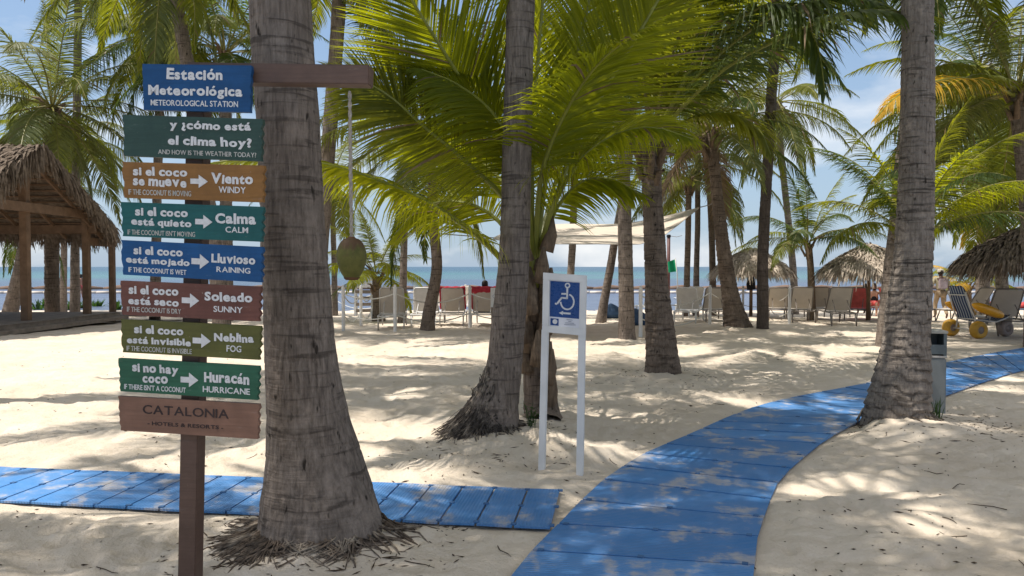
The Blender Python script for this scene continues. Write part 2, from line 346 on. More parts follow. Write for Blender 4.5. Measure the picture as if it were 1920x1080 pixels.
M = dict(
    sand=sand_mat(), sea=sea_mat(),
    bark=bark_mat('grey_palm_bark', (.08, .064, .054), (.315, .26, .218), 1.3),
    bark_pale=bark_mat('pale_palm_bark', (.12, .10, .085), (.36, .305, .258), 1.8),
    bark_warm=bark_mat('brown_palm_bark', (.10, .074, .057), (.27, .21, .165), 1.6),
    bark_dark=bark_mat('dark_palm_bark', (.05, .04, .036), (.16, .13, .11)),
    root=root_mat('root_fibre', (.045, .035, .028), (.22, .17, .13)),
    root_dark=root_mat('dark_root_fibre', (.02, .017, .015), (.13, .11, .095)),
    leaf=leaf_mat('palm_leaf', (.070, .110, .016), (.155, .165, .020), (.48, .48, .015)),
    leaf_young=leaf_mat('young_palm_leaf', (.11, .155, .012), (.205, .225, .014), (.68, .68, .008), .58),
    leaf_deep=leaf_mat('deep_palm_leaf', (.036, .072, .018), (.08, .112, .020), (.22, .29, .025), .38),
    leaf_grey=leaf_mat('sunny_palm_leaf', (.085, .115, .04), (.19, .20, .06), (.34, .37, .06), .4),
    leaf_yellow=leaf_mat('yellowed_palm_leaf', (.60, .38, .03), (.68, .48, .09), (.9, .55, .04), .45),
    leaf_dead=leaf_mat('dry_palm_leaf', (.16, .105, .06), (.27, .19, .11), (.3, .2, .1), .25),
    rib=plain('palm_rib', (.24, .22, .06), .5, .4), petiole=plain('palm_petiole', (.22, .23, .035), .45, .4),
    boot=bark_mat('dry_leaf_base', (.10, .07, .05), (.30, .22, .15), .4),
    thatch=thatch_mat('grey_thatch', (.115, .086, .063), (.31, .245, .19)), thatch_pale=thatch_mat('pale_thatch', (.32, .26, .21), (.66, .57, .47)),
    white=plain('white_paint', (.74, .73, .71), .5, .4, .08), rope=plain('white_rope', (.7, .67, .6), .9, .1, .2, 40, .4),
    brown=board_mat('brown_paint', (.125, .075, .056), 0.3), timber=plain('timber', (.19, .122, .078), .75, .2, .3, 5), deck=plain('deck_timber', (.24, .20, .165), .85, .2, .3, 4),
    letter=plain('raised_letter_white', (.66, .66, .67), .6, .3, .12, 60), letter_dark=plain('dark_letter', (.035, .022, .022), .6),
    letter_faint=plain('worn_letter', (.50, .49, .46), .7, .3, .3, 60),
    pblue=board_mat('sign_blue', (.003, .066, .20), 0.3), pgreen=board_mat('sign_dark_green', (.028, .068, .054), 0.5), pochre=board_mat('sign_ochre', (.27, .125, .028), 0.5),
    pteal=board_mat('sign_teal', (.008, .105, .105), 0.5), pblue2=board_mat('sign_royal_blue', (.003, .08, .245), 0.5), pmaroon=board_mat('sign_maroon', (.155, .058, .042), 1.2),
    polive=board_mat('sign_olive', (.10, .10, .02), 0.7), pgreen2=board_mat('sign_green', (.022, .115, .064), 0.6), ppink=board_mat('sign_dusty_brown', (.225, .118, .08), 0.3),
    poster=plain('poster_blue', (.006, .055, .22), .3, .5, .05), paper=plain('poster_white', (.72, .72, .76), .4, .4, .03), grey=plain('printed_grey', (.35, .36, .42), .5),
    coco=coconut_mat(), cocob=plain('coconut_brown', (.12, .06, .03), .8, .2, .4, 12),
    ropeg=plain('grey_rope', (.38, .34, .29), .9, .1, .25, 50, .5),
    mat=mat_blue(), clip=plain('mat_clip', (.06, .15, .32), .6),
    sling=plain('taupe_sling', (.55, .49, .42), .8, .2, .12, 3), slingw=plain('white_sling', (.66, .64, .61), .6, .3, .1), alum=plain('lounger_metal', (.55, .52, .48), .4, .5, .1), alumd=plain('lounger_dark_metal', (.22, .19, .165), .5, .4, .15),
    red=plain('red_towel', (.45, .045, .065), .95, .1, .2, 10), coral=plain('coral_cloth', (.72, .16, .15), .9, .1, .2), sail=plain('cream_sail', (.60, .52, .43), .85, .15, .08, 2),
    flag=plain('green_flag', (.015, .42, .20), .7, .2, .15), dpole=plain('maroon_pole', (.12, .05, .045), .5), yellow=plain('yellow_float', (.72, .34, .012), .35, .5, .15), tyre=plain('yellow_tyre', (.52, .28, .03), .5, .4, .25), greyr=plain('grey_wheel', (.30, .24, .21), .6),
    dark=plain('black_cloth', (.02, .02, .024), .85, .2), binm=plain('bin_grey', (.21, .23, .235), .4, .5, .15), binb=plain('bin_blue', (.11, .14, .155), .4, .5, .15), binl=plain('bin_light', (.42, .41, .37), .6, .3, .25),
    skin=plain('skin', (.40, .21, .14), .55, .35, .1), skind=plain('dark_skin', (.10, .05, .035), .55, .35, .1), hair=plain('dark_hair', (.018, .013, .011), .6), khaki=plain('khaki_cloth', (.42, .38, .27), .9, .1, .15), tan=plain('tan_trousers', (.36, .27, .18), .9, .1, .15), pack=plain('pale_backpack', (.40, .33, .36), .8, .2, .3),
    cap=plain('pale_cap', (.5, .46, .38), .9, .1), bean=plain('blue_bean_bag', (.05, .09, .16), .8, .2, .3), plant=leaf_mat('low_plant_leaf', (.03, .075, .02), (.07, .13, .03), (.12, .24, .03), .3), litter=plain('dry_litter', (.085, .06, .04), .95, .1, .6, 30), boom=plain('boom_float', (.62, .55, .48), .7, .3, .25, 1), weed=plain('weed_brown', (.19, .13, .10), .9, .1, .3, 1), orange=plain('red_hull', (.55, .06, .05), .4, .5))
def stripes():
    g = NG('striped_canvas'); w = g.n('TexWave', wave_type='BANDS', bands_direction='X'); g.put(w.inputs['Vector'], g.coord('Object')); w.inputs['Scale'].default_value = 4.6
    c = g.ramp(w.outputs[1], (.66, (.025, .045, .11)), (.74, (.30, .33, .36)))
    return g.done(g.bsdf(c, .8, .2))
M['stripe'] = stripes()

# ------------------------------------------------------------------ ground and sea
def make_ground():
    ys = [-3.]
    while ys[-1] < 75: ys.append(ys[-1] + max(.028, (ys[-1] + .2) * .0062) if ys[-1] > 2.6 else ys[-1] + .2)
    ys = np.array(ys); t = np.linspace(-1, 1, 620); t = np.sign(t) * (np.abs(t) * .62 + np.abs(t) ** 4 * 1.2)
    Y, T = np.meshgrid(ys, t, indexing='ij'); X = T * (Y + 3.6)
    Z = Hn(X, Y); n, m = Y.shape
    me = bpy.data.meshes.new('sand_beach'); me.vertices.add(n * m)
    me.vertices.foreach_set('co', np.stack([X, Y, Z], -1).ravel())
    i = np.arange(n - 1)[:, None] * m + np.arange(m - 1)[None]; F = np.stack([i, i + 1, i + m + 1, i + m], -1).reshape(-1, 4)
    me.loops.add(F.size); me.loops.foreach_set('vertex_index', F.ravel().astype(np.int32))
    me.polygons.add(len(F)); me.polygons.foreach_set('loop_start', np.arange(len(F), dtype=np.int32) * 4)
    me.polygons.foreach_set('use_smooth', np.ones(len(F), bool)); me.materials.append(M['sand']); me.update(calc_edges=True); me.validate()
    tag(obj('sand_beach', me), kind='structure')
    mb = MB(); mb.add([(-6000, 30, -.46), (6000, 30, -.46), (6000, 8500, -.46), (-6000, 8500, -.46)], [(0, 1, 2, 3)])
    tag(mb.build('sea', M['sea']), kind='structure')
make_ground()

# ------------------------------------------------------------------ palms
def frond_mesh(name, rach, S_hint=None, N_hint=None, L=None, n=80, leaf=.85, width=.034, droop=.35, vee=.25, seed=0, start=.16, mat='leaf', segs=3, petr=.022, ang0=72, ang1=24, petmat='rib', ragged=.12, jit=1.):
    """rach: points of the rachis.  One mesh: rib tube + leaflets of a few faces each"""
    rnd = random.Random(seed); mb = MB(); K = 40
    C = [Vector(p) for p in cr(rach, K)]
    T = [(C[min(i + 1, K - 1)] - C[max(i - 1, 0)]).normalized() for i in range(K)]
    fr = []
    for i in range(K):
        if S_hint is not None: S = Vector(S_hint)
        else: S = T[i].cross(Vector(N_hint))
        S = (S - T[i] * S.dot(T[i])).normalized(); N = S.cross(T[i]).normalized()
        fr.append((S, N))
    mb.tube(C[::3] + [C[-1]], [petr * (1.25 - 1.1 * (i / (len(C[::3]))) ** .8) + .002 for i in range(len(C[::3]) + 1)], 6, mi=1)
    Z = Vector((0, 0, -1))
    for sd in (-1, 1):
        for k in range(n):
            s = start + (1 - start) * (k + rnd.uniform(-.3, .3)) / (n - 1); s = min(max(s, start * .9), .999)
            q = s * (K - 1); i = min(int(q), K - 2); f = q - i
            p = C[i].lerp(C[i + 1], f); t = T[i].lerp(T[i + 1], f); S, N = fr[i]
            u = max(0., (s - start) / (1 - start))
            ln = leaf * (.42 + .58 * max(0, math.sin(math.pi * min(1, .18 + u * .95))) ** .8) * (1 - .50 * u ** 4) * rnd.uniform(1 - ragged, 1.04)
            if rnd.random() < .035: continue
            dead_ = rnd.random() < .025
            if rnd.random() < .05: ln *= rnd.uniform(.45, .8)
            a = R(ang0 + (ang1 - ang0) * u ** 1.2 + rnd.gauss(0, 3.5 * jit)); v = vee + rnd.gauss(0, .08 * jit)
            l0 = (t * math.cos(a) + (S * sd * math.cos(v) + N * math.sin(v)) * math.sin(a)).normalized()
            g = max(0, droop * (1 + rnd.gauss(0, .22 * jit)))
            w = width * (.75 + .25 * math.sin(math.pi * u)) * rnd.uniform(.85, 1.1)
            wd = (t - l0 * t.dot(l0)).normalized(); wn = l0.cross(wd); tw = rnd.gauss(.5, .3) * sd
            wd = wd * math.cos(tw) + wn * math.sin(tw)
            vs = []; pos = p.copy(); d = l0.copy(); prof = (.55, 1, .82, .5, .0) if segs == 4 else (.6, 1, .66, .0)
            for j in range(segs + 1):
                h = wd * (w / 2 * prof[j])
                if j == segs: vs.append(pos)
                else: vs += [pos - h, pos + h]
                d = (d + Z * (g * 1.5 / segs) * (.5 + j)).normalized(); pos = pos + d * (ln / segs)
            fs = [(2 * j, 2 * j + 1, 2 * j + 3, 2 * j + 2) for j in range(segs - 1)] + [(2 * segs - 2, 2 * segs - 1, 2 * segs)]
            mb.add(vs, fs, 2 if dead_ else 0)
    me_o = mb.build(name, [M[mat], M[petmat], M['leaf_dead']]); me = me_o.data; bpy.data.objects.remove(me_o); return me
_FC = {}
ELEV = (80, 62, 44, 26, 8, -14, -38, -62)
def std_frond(mat, ei, var, L=3.9):
    k = (mat, ei, var)
    if k not in _FC:
        e = ELEV[ei]; rnd = random.Random(ei * 7 + var * 3 + 1)
        bend = {80: 35, 62: 62, 44: 80, 26: 82, 8: 74, -14: 60, -38: 42, -62: 22}[e] * rnd.uniform(.85, 1.15); pts = []; p = Vector((0, 0, 0)); yaw = rnd.uniform(-.16, .16)
        for i in range(9):
            pts.append(p.copy()); a = R(e - bend * (i / 8) ** 1.35); y = yaw * (i / 8)
            p = p + Vector((math.cos(a) * math.cos(y), math.cos(a) * math.sin(y), math.sin(a))) * (L / 8)
        dr = .30 if e > 30 else .5
        _FC[k] = frond_mesh('frond', pts, S_hint=(0, 1, 0), n=92, leaf=.88 if mat != 'leaf_dead' else .7, width=.040, droop=dr, vee=.28 if e > 0 else .05, seed=ei * 11 + var, mat=mat, petmat='boot' if mat == 'leaf_dead' else 'rib')
    return _FC[k]
def trunk(root, pts, rads, bark, nseg=20, pitch=.1, amp=.05, lump=.05, seed=0, fine=None, stubs=0, ds=.05):
    """rings of a palm trunk through pts (world); fine = (length, step) for a dense lower part"""
    C = [Vector(p) for p in pts]; n0 = 160; A = cr([(*p, r) for p, r in zip(pts, rads)], n0)
    s = np.concatenate([[0], np.cumsum(np.linalg.norm(np.diff(A[:, :3], axis=0), axis=1))])
    ss = []; q = 0
    while q < s[-1]:
        ss.append(q); q += (fine[1] if fine and q < fine[0] else ds)
    ss.append(s[-1]); D = np.stack([np.interp(ss, s, A[:, k]) for k in range(4)], -1)
    mb = MB(root.location); rnd = random.Random(seed); off = Vector((seed * 3.1, seed * 1.7, 0)); vs = []
    for i, q in enumerate(ss):
        c = Vector(D[i, :3]); r = D[i, 3]
        t = (Vector(D[min(i + 1, len(ss) - 1), :3]) - Vector(D[max(i - 1, 0), :3])).normalized()
        X = Vector((1, 0, 0)); X = (X - t * X.dot(t)).normalized(); Y = t.cross(X)
        for k in range(nseg):
            a = 2 * math.pi * k / nseg; ca, sa = math.cos(a), math.sin(a)
            ph = q / pitch + 1.1 * noise.noise(Vector((ca * 1.2, sa * 1.2, q * 1.1)) + off) + .35 * noise.noise(Vector((ca * 4, sa * 4, q * 3)) + off)
            fr = ph - math.floor(ph); am = amp * (.6 + .9 * noise.noise(Vector((ca, sa, q * .7 + 9)) + off))
            ring = am * (1 - fr) ** 1.5 - (amp * .7 if fr > .9 else 0)
            lp = lump * noise.noise(Vector((ca * 1.5, sa * 1.5, q * 1.3 + 3)) + off) + lump * .45 * noise.noise(Vector((ca * 5, sa * 5, q * 5)) + off)
            fib = 0
            if fine: fib = .018 * noise.noise(Vector((ca * 26, sa * 26, q * 3.2)) + off) + .012 * noise.noise(Vector((ca * 11, sa * 11, q * 11)) + off)
            vs.append(c + (X * ca + Y * sa) * (r * (1 + ring + lp + fib)))
    fs = [(i * nseg + k, i * nseg + (k + 1) % nseg, (i + 1) * nseg + (k + 1) % nseg, (i + 1) * nseg + k) for i in range(len(ss) - 1) for k in range(nseg)]
    fs.append(tuple((len(ss) - 1) * nseg + k for k in range(nseg)))
    mb.add(vs, fs)
    o = mb.build('trunk', M[bark], root, True)
    if stubs:
        top = Vector(D[-1, :3]); r = D[-1, 3]; sb = MB(root.location)
        for k in range(stubs):
            a = k * 2.4 + rnd.random(); z = -rnd.uniform(.0, 1.) * r * 5; d = Vector((math.cos(a), math.sin(a), 0))
            p0 = top + d * r * .8 + Vector((0, 0, z)); l = rnd.uniform(.2, .5)
            sb.tube([p0, p0 + d * l * .35 + Vector((0, 0, l * .7)), p0 + d * l * .8 + Vector((0, 0, l * rnd.uniform(.6, 1.1)))], [r * .42, r * .3, r * .14], 6)
        sb.build('leaf_bases', M['boot'], root, True)
    return o
def crown(root, c, n=20, scale=1., mat='leaf', seed=0, emin=-60, emax=82, dead=0, yellow=(), azlim=None, squash=1):
    rnd = random.Random(seed); mats = mat if isinstance(mat, (list, tuple)) else [mat]
    for i in range(n):
        az = i * 2.39996 + rnd.uniform(-.25, .25) + seed
        e = emax + (emin - emax) * ((i + .5) / n) ** .85 + rnd.uniform(-6, 6)
        ei = min(range(len(ELEV)), key=lambda k: abs(ELEV[k] - e)); m = mats[i % len(mats)]
        if i >= n - dead: m = 'leaf_dead'; ei = max(ei, 6)
        if i in yellow: m = 'leaf_yellow'
        o = obj('frond', std_frond(m, ei, rnd.randrange(2)), root)
        o.location = Vector(c) - root.location + Vector((math.cos(az), math.sin(az), 0)) * .08 * scale
        o.rotation_euler = (rnd.uniform(-.12, .12), rnd.uniform(-.08, .08), az); k = scale * rnd.uniform(.86, 1.1); o.scale = (k, k, k)
def palm(label, px, d, cr_px=None, crown_z=None, bark='bark', n=20, scale=1., mat='leaf', seed=0, cat='palm tree', name='palm_tree', nseg=18, pitch=.11, amp=.06, lump=.06, fine=None, ds=.06, stubs=10, group='coconut palms on the beach', **ck):
    """px: (x, y, width) of the trunk in the photograph from base to top; d depth or (d_base, d_top)"""
    d0, d1 = d if hasattr(d, '__len__') else (d, d)
    pts = []; rad = []; m = len(px)
    for i, (x, y, w) in enumerate(px):
        dd = d0 + (d1 - d0) * i / max(1, m - 1); pts.append(P(x, y, dd)); rad.append(w / 2 * dd / FPX)
    b = pts[0].copy(); b.z = Hs(b.x, b.y); pts[0].z = min(pts[0].z, b.z) - .06
    if crown_z:
        v = (pts[-1] - pts[-2]).normalized(); k = crown_z - pts[-1].z
        for f in (.5, 1): pts.append(Vector((pts[m - 1].x + v.x / max(.5, v.z) * k * f * .6, pts[m - 1].y + v.y * k * f * .3, pts[m - 1].z + k * f))); rad.append(rad[m - 1] * (1 - .14 * f))
    root = thing(name, label, cat, b, group=group)
    trunk(root, pts, rad, bark, nseg, pitch, amp, lump, seed, fine, stubs, ds)
    if n: crown(root, pts[-1] + Vector((0, 0, .1)), n, scale, mat, seed, **ck)
    return root, pts, rad

def roots(root, c, r0, n, mat, seed, rr=(.1, .34), zt=(.06, .26), th=.009, az=(0, 6.2832), jit=.12):
    rnd = random.Random(seed); mb = MB(root.location)
    for k in range(n):
        a = rnd.uniform(*az); d = Vector((math.cos(a), math.sin(a), 0)); sd = Vector((-d.y, d.x, 0))
        zt_ = rnd.uniform(*zt); ra = r0 * (1 - .25 * (zt_ / zt[1])) * rnd.uniform(.94, 1.03); ou = rnd.uniform(*rr) * (1.1 - zt_ / zt[1] * .5)
        p = [c + d * ra + Vector((0, 0, zt_))]; j = rnd.uniform(-jit, jit) * (.3 + ou)
        p.append(c + d * (ra + ou * .35) + sd * j * .3 + Vector((0, 0, zt_ * .75)))
        p.append(c + d * (ra + ou * .75) + sd * j * .8 + Vector((0, 0, zt_ * .3)))
        p.append(c + d * (ra + ou) + sd * j * 1.2)
        for q in range(1, 4):
            h = Hs(p[q].x, p[q].y); p[q].z = max(h - .005, h + (p[q].z) * (1 if q < 3 else 0)) if q < 3 else h - .015
        p[0].z += Hs(c.x, c.y)
        t = th * rnd.uniform(.6, 1.4); mb.tube(p, [t, t, t * .8, t * .4], 5)
    return mb.build('roots', M[mat], root, True)

# the trunks in the foreground
t1, p1, r1 = palm('thick grey palm trunk with flaring root base right behind the painted weather sign', [(608, 1048, 262), (602, 1000, 236), (593, 900, 192), (579, 800, 156), (567, 700, 136), (559, 600, 123), (553, 500, 118), (548, 400, 115), (543, 300, 113), (538, 200, 112), (531, 100, 111), (525, 0, 110), (519, -120, 108)], 4.35, crown_z=9.2, nseg=120, fine=(3.7, .016), ds=.1, pitch=.17, amp=.022, lump=.05, seed=1, n=20, scale=1.05)
roots(t1, Vector((p1[0].x, p1[0].y, 0)), .395, 380, 'root', 3, (.0, .10), (.0, .06), .004, (2.4, 5.5), .9)
roots(t1, Vector((p1[0].x - .05, p1[0].y - .03, 0)), .37, 330, 'root', 13, (.05, .32), (.0, .05), .005, (2.5, 4.3), .3)
roots(t1, Vector((p1[0].x, p1[0].y, 0)), .38, 70, 'root', 14, (.02, .38), (.0, .04), .006, (5.2, 6.9), .5)
t2, p2, r2 = palm('grey palm trunk with dark charred looking roots left of the wheelchair sign', [(908, 852, 150), (914, 820, 122), (926, 765, 95), (943, 700, 68), (953, 600, 62), (962, 500, 57), (967, 400, 55), (971, 200, 53), (976, 0, 52), (979, -100, 51)], 6.8, crown_z=8.6, nseg=72, fine=(4.4, .022), ds=.1, pitch=.16, amp=.035, lump=.06, seed=2, n=14)
def buttress(root, c, pts, rads, seed, n):
    rnd = random.Random(seed); mb = MB(root.location)
    for k in range(n):
        az = rnd.gauss(3.5, .75); h = .6 * rnd.random() ** 1.5 * max(.12, math.cos((az - 3.5) * .8)); d = Vector((math.cos(az), math.sin(az), 0)); sd_ = Vector((-d.y, d.x, 0))
        zz = [p.z - root.location.z for p in pts]; r = float(np.interp(h, zz, rads)) * .97; cx = float(np.interp(h, zz, [p.x for p in pts])); cy = float(np.interp(h, zz, [p.y for p in pts]))
        a = Vector((cx, cy, root.location.z + h)) + d * r
        reach = rads[0] * 1.0 + rnd.uniform(.0, .16) * max(.15, math.cos(az - 3.5)); e = Vector((c.x, c.y, 0)) + d * reach + sd_ * rnd.gauss(0, .05); e.z = Hs(e.x, e.y) - .02
        f = rnd.uniform(.45, 1.0); P_ = []
        for t in np.linspace(0, f, 5):
            q_ = a.lerp(e, t); q_ -= d * (.13 * math.sin(math.pi * t)) * (.3 + h); q_ += sd_ * rnd.gauss(0, .022) + d * rnd.gauss(0, .02) + Vector((0, 0, .01)); P_.append(q_)
        t = rnd.choice((.003, .004, .005, .008)); mb.tube(P_, [t, t, t * .9, t * .8, t * .4], 5)
    mb.build('roots', M['root_dark'], root, True)
buttress(t2, p2[0], p2, r2, 5, 760)
roots(t2, Vector((p2[0].x, p2[0].y, 0)), .34, 160, 'root_dark', 5, (.02, .16), (.0, .08), .008)
t14, p14, r14 = palm('pale ringed palm trunk in front of the grey litter bin beside the blue mat', [(1681, 808, 128), (1682, 790, 118), (1690, 720, 98), (1699, 640, 80), (1705, 560, 76), (1712, 480, 66), (1716, 400, 61), (1719, 300, 58), (1721, 200, 56), (1721, 100, 54), (1720, 0, 54), (1719, -100, 53)], 7.45, crown_z=8.8, bark='bark_pale', nseg=96, fine=(4.4, .016), ds=.1, pitch=.105, amp=.075, lump=.07, seed=4, n=24)
roots(t14, Vector((p14[0].x, p14[0].y, 0)), .33, 60, 'root', 8, (.03, .22), (.0, .06), .006)

# the young palm whose fronds fill the middle of the picture
D3 = 7.5
base3 = ground(1018, 806); y3 = thing('palm_tree', 'young palm with huge bright green fronds right behind the wheelchair sign', 'palm tree', base3, group='coconut palms on the beach')
trunk(y3, [Vector((base3.x, base3.y, base3.z - .1)), P(1016, 770, D3), P(1010, 700, D3), P(1005, 620, D3), P(1002, 550, D3), P(1003, 475, D3)], [.21, .175, .145, .125, .115, .09], 'bark_warm', 40, .16, .06, .12, 9, (2, .03))
sb = MB(base3)
for (x, y, x2, y2, w, dd) in ((1022, 770, 1030, 640, .085, -.10), (1030, 775, 1036, 690, .07, -.04), (992, 660, 984, 560, .07, -.1), (1012, 640, 1022, 545, .07, -.11), (1000, 600, 992, 500, .07, -.12), (1014, 580, 1020, 490, .05, -.1), (985, 640, 978, 590, .05, -.06)):
    sb.tube([P(x, y, D3 + dd), P((x + x2) / 2 + 2, (y + y2) / 2, D3 + dd - .03), P(x2, y2, D3 + dd - .02)], [w, w * .85, w * .3], 8)
for k in range(14):
    a = k * 2.4; z = .35 + k * .1; c = Vector((base3.x - .07, base3.y, base3.z + z)); d = Vector((math.cos(a), math.sin(a), 0))
    sb.tube([c + d * .10, c + d * .15 + Vector((0, 0, .16)), c + d * .16 + Vector((0, 0, .34))], [.075, .06, .015], 7)
sb.build('leaf_bases', M['boot'], y3, True)
HERO = [  # rachis points (x, y, depth), upper side, leaflet length, droop, material, leaflets per side, petiole radius
    ([(1002, 490, 7.5), (985, 350, 7.35), (945, 260, 7.25), (897, 200, 7.05), (850, 125, 6.85), (772, 0, 6.55), (700, -125, 6.3)], (-.1, -1, .25), 1.30, .05, 'leaf_young', 150, .03),
    ([(1000, 490, 7.5), (960, 390, 7.2), (870, 300, 6.9), (787, 232, 6.7), (745, 192, 6.6), (697, 160, 6.5), (630, 135, 6.4)], (0, -.8, .6), .95, .14, 'leaf', 125, .024),
    ([(1003, 530, 7.45), (945, 490, 7.1), (890, 437, 6.75), (802, 380, 6.45), (715, 342, 6.25), (607, 307, 6.0), (500, 296, 5.85), (400, 305, 5.7)], (0, -.35, 1), .80, .55, 'leaf_young', 120, .026),
    ([(1003, 540, 7.42), (996, 430, 7.45), (998, 250, 7.5), (1012, 60, 7.45), (1030, -120, 7.3), (1060, -260, 7.1)], (.75, -.65, .1), .8, .12, 'leaf_young', 110, .04),
    ([(1008, 500, 7.5), (1034, 400, 7.6), (1075, 280, 7.7), (1132, 172, 7.7), (1205, 50, 7.7), (1262, -50, 7.7), (1310, -140, 7.7)], (.1, -1, .1), 1.05, .05, 'leaf_young', 140, .032),
    ([(1006, 490, 7.45), (1036, 390, 7.15), (1085, 305, 6.85), (1150, 255, 6.6), (1225, 240, 6.3), (1300, 262, 6.1)], (0, -.6, 1), .78, .34, 'leaf_young', 80, .024),
    ([(1000, 490, 7.55), (965, 375, 7.75), (900, 300, 8.0), (820, 262, 8.25), (735, 270, 8.5)], (0, -.6, 1), 1.0, .22, 'leaf_young', 95, .024),
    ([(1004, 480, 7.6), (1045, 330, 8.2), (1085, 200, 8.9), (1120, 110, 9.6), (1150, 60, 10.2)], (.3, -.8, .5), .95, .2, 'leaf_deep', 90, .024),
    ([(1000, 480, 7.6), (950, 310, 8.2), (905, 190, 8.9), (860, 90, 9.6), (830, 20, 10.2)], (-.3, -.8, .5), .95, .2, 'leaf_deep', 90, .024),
    ([(1009, 500, 7.5), (1036, 405, 7.35), (1085, 345, 7.2), (1145, 335, 7.1), (1205, 368, 7.0)], (0, -.7, .8), .72, .28, 'leaf_young', 75, .02),
    ([(998, 500, 7.55), (930, 410, 7.7), (860, 378, 7.8), (790, 390, 7.9), (740, 440, 8.0)], (0, -.7, .8), .85, .22, 'leaf_young', 80, .022),
    ([(1004, 480, 7.4), (1015, 330, 7.0), (1060, 210, 6.5), (1130, 110, 6.0), (1230, 40, 5.6)], (.2, -.6, .8), .85, .3, 'leaf_young', 90, .024),
    ([(1001, 485, 7.4), (985, 330, 7.1), (930, 220, 6.9), (860, 160, 6.8), (790, 130, 6.7)], (-.1, -.7, .7), .9, .3, 'leaf_young', 90, .024),
    ([(1004, 485, 7.5), (1030, 300, 7.6), (1075, 130, 7.7), (1110, -20, 7.8), (1140, -130, 7.9)], (.2, -.9, .3), .9, .12, 'leaf_young', 100, .026)]
for i, (pts, N, lf, dr, mt, n, pr) in enumerate(HERO):
    o = obj('frond', frond_mesh('frond', [P(*q) - base3 for q in pts], N_hint=N, n=int(n * 1.35), leaf=lf, droop=dr * .8, seed=100 + i, mat=mt, width=.0245, vee=.08, jit=.55, petr=pr, segs=4, petmat='petiole', start=.24, ang0=66, ang1=22), y3)

def simple(label, px, d, **k): return palm(label, px, d, **k)
def fronds(root, lst, seed):
    for i, (pts, N, lf, dr, mt, n) in enumerate(lst):
        obj('frond', frond_mesh('frond', [P(*q) - root.location for q in pts], N_hint=N, n=n, leaf=lf, droop=dr, seed=seed + i, mat=mt, width=.038, vee=.12, petr=.028, petmat='petiole', start=.2), root)
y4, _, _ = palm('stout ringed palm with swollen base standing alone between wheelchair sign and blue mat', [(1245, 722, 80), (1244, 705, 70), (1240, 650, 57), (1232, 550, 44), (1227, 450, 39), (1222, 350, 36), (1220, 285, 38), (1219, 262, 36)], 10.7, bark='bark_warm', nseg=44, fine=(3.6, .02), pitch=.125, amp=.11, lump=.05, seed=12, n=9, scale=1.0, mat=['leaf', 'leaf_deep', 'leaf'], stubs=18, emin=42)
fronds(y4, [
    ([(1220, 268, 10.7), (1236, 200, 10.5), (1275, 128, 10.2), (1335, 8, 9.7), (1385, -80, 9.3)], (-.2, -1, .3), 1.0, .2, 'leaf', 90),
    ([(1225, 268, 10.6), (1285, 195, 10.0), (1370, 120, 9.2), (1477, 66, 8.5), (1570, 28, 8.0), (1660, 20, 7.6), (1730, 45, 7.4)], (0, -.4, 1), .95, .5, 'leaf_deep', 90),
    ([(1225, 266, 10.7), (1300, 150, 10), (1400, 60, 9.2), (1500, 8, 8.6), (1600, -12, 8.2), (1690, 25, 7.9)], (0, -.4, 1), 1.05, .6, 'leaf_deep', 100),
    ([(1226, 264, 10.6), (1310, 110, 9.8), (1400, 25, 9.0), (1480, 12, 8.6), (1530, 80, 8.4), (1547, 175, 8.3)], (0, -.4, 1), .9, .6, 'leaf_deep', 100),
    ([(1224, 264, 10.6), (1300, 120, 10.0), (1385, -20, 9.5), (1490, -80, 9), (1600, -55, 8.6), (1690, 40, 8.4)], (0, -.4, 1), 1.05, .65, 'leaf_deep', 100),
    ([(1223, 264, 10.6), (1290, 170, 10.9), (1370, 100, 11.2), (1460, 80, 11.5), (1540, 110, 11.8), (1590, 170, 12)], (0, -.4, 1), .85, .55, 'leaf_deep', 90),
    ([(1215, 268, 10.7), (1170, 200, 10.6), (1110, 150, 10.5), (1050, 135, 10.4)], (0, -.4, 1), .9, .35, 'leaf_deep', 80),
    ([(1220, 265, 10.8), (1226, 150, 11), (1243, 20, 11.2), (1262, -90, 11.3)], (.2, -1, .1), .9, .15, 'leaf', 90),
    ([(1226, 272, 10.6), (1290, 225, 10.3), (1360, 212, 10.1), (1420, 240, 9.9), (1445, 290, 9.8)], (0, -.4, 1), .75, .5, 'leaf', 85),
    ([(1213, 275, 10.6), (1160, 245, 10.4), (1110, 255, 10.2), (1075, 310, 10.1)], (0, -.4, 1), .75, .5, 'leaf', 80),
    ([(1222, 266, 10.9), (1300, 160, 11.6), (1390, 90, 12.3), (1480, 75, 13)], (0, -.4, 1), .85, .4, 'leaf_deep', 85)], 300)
simple('straight smooth grey palm trunk just left of the stout ringed palm', [(1176, 650, 40), (1175, 630, 33), (1175, 590, 29), (1173, 500, 27), (1171, 400, 25), (1167, 270, 24), (1164, 150, 23), (1160, 60, 22)], 16, seed=13, n=20, nseg=24, mat=['leaf', 'leaf_deep'], scale=1, emin=5)
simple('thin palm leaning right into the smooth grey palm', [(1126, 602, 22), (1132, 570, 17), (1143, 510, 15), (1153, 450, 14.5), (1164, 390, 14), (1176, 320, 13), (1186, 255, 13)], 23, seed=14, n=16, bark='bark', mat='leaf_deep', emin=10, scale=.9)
simple('slim palm trunk rising behind the top of the wheelchair sign', [(1068, 585, 18), (1070, 520, 14), (1074, 450, 13), (1076, 380, 12.5), (1080, 300, 12)], 27, seed=15, n=16, mat='leaf_deep', emin=5)
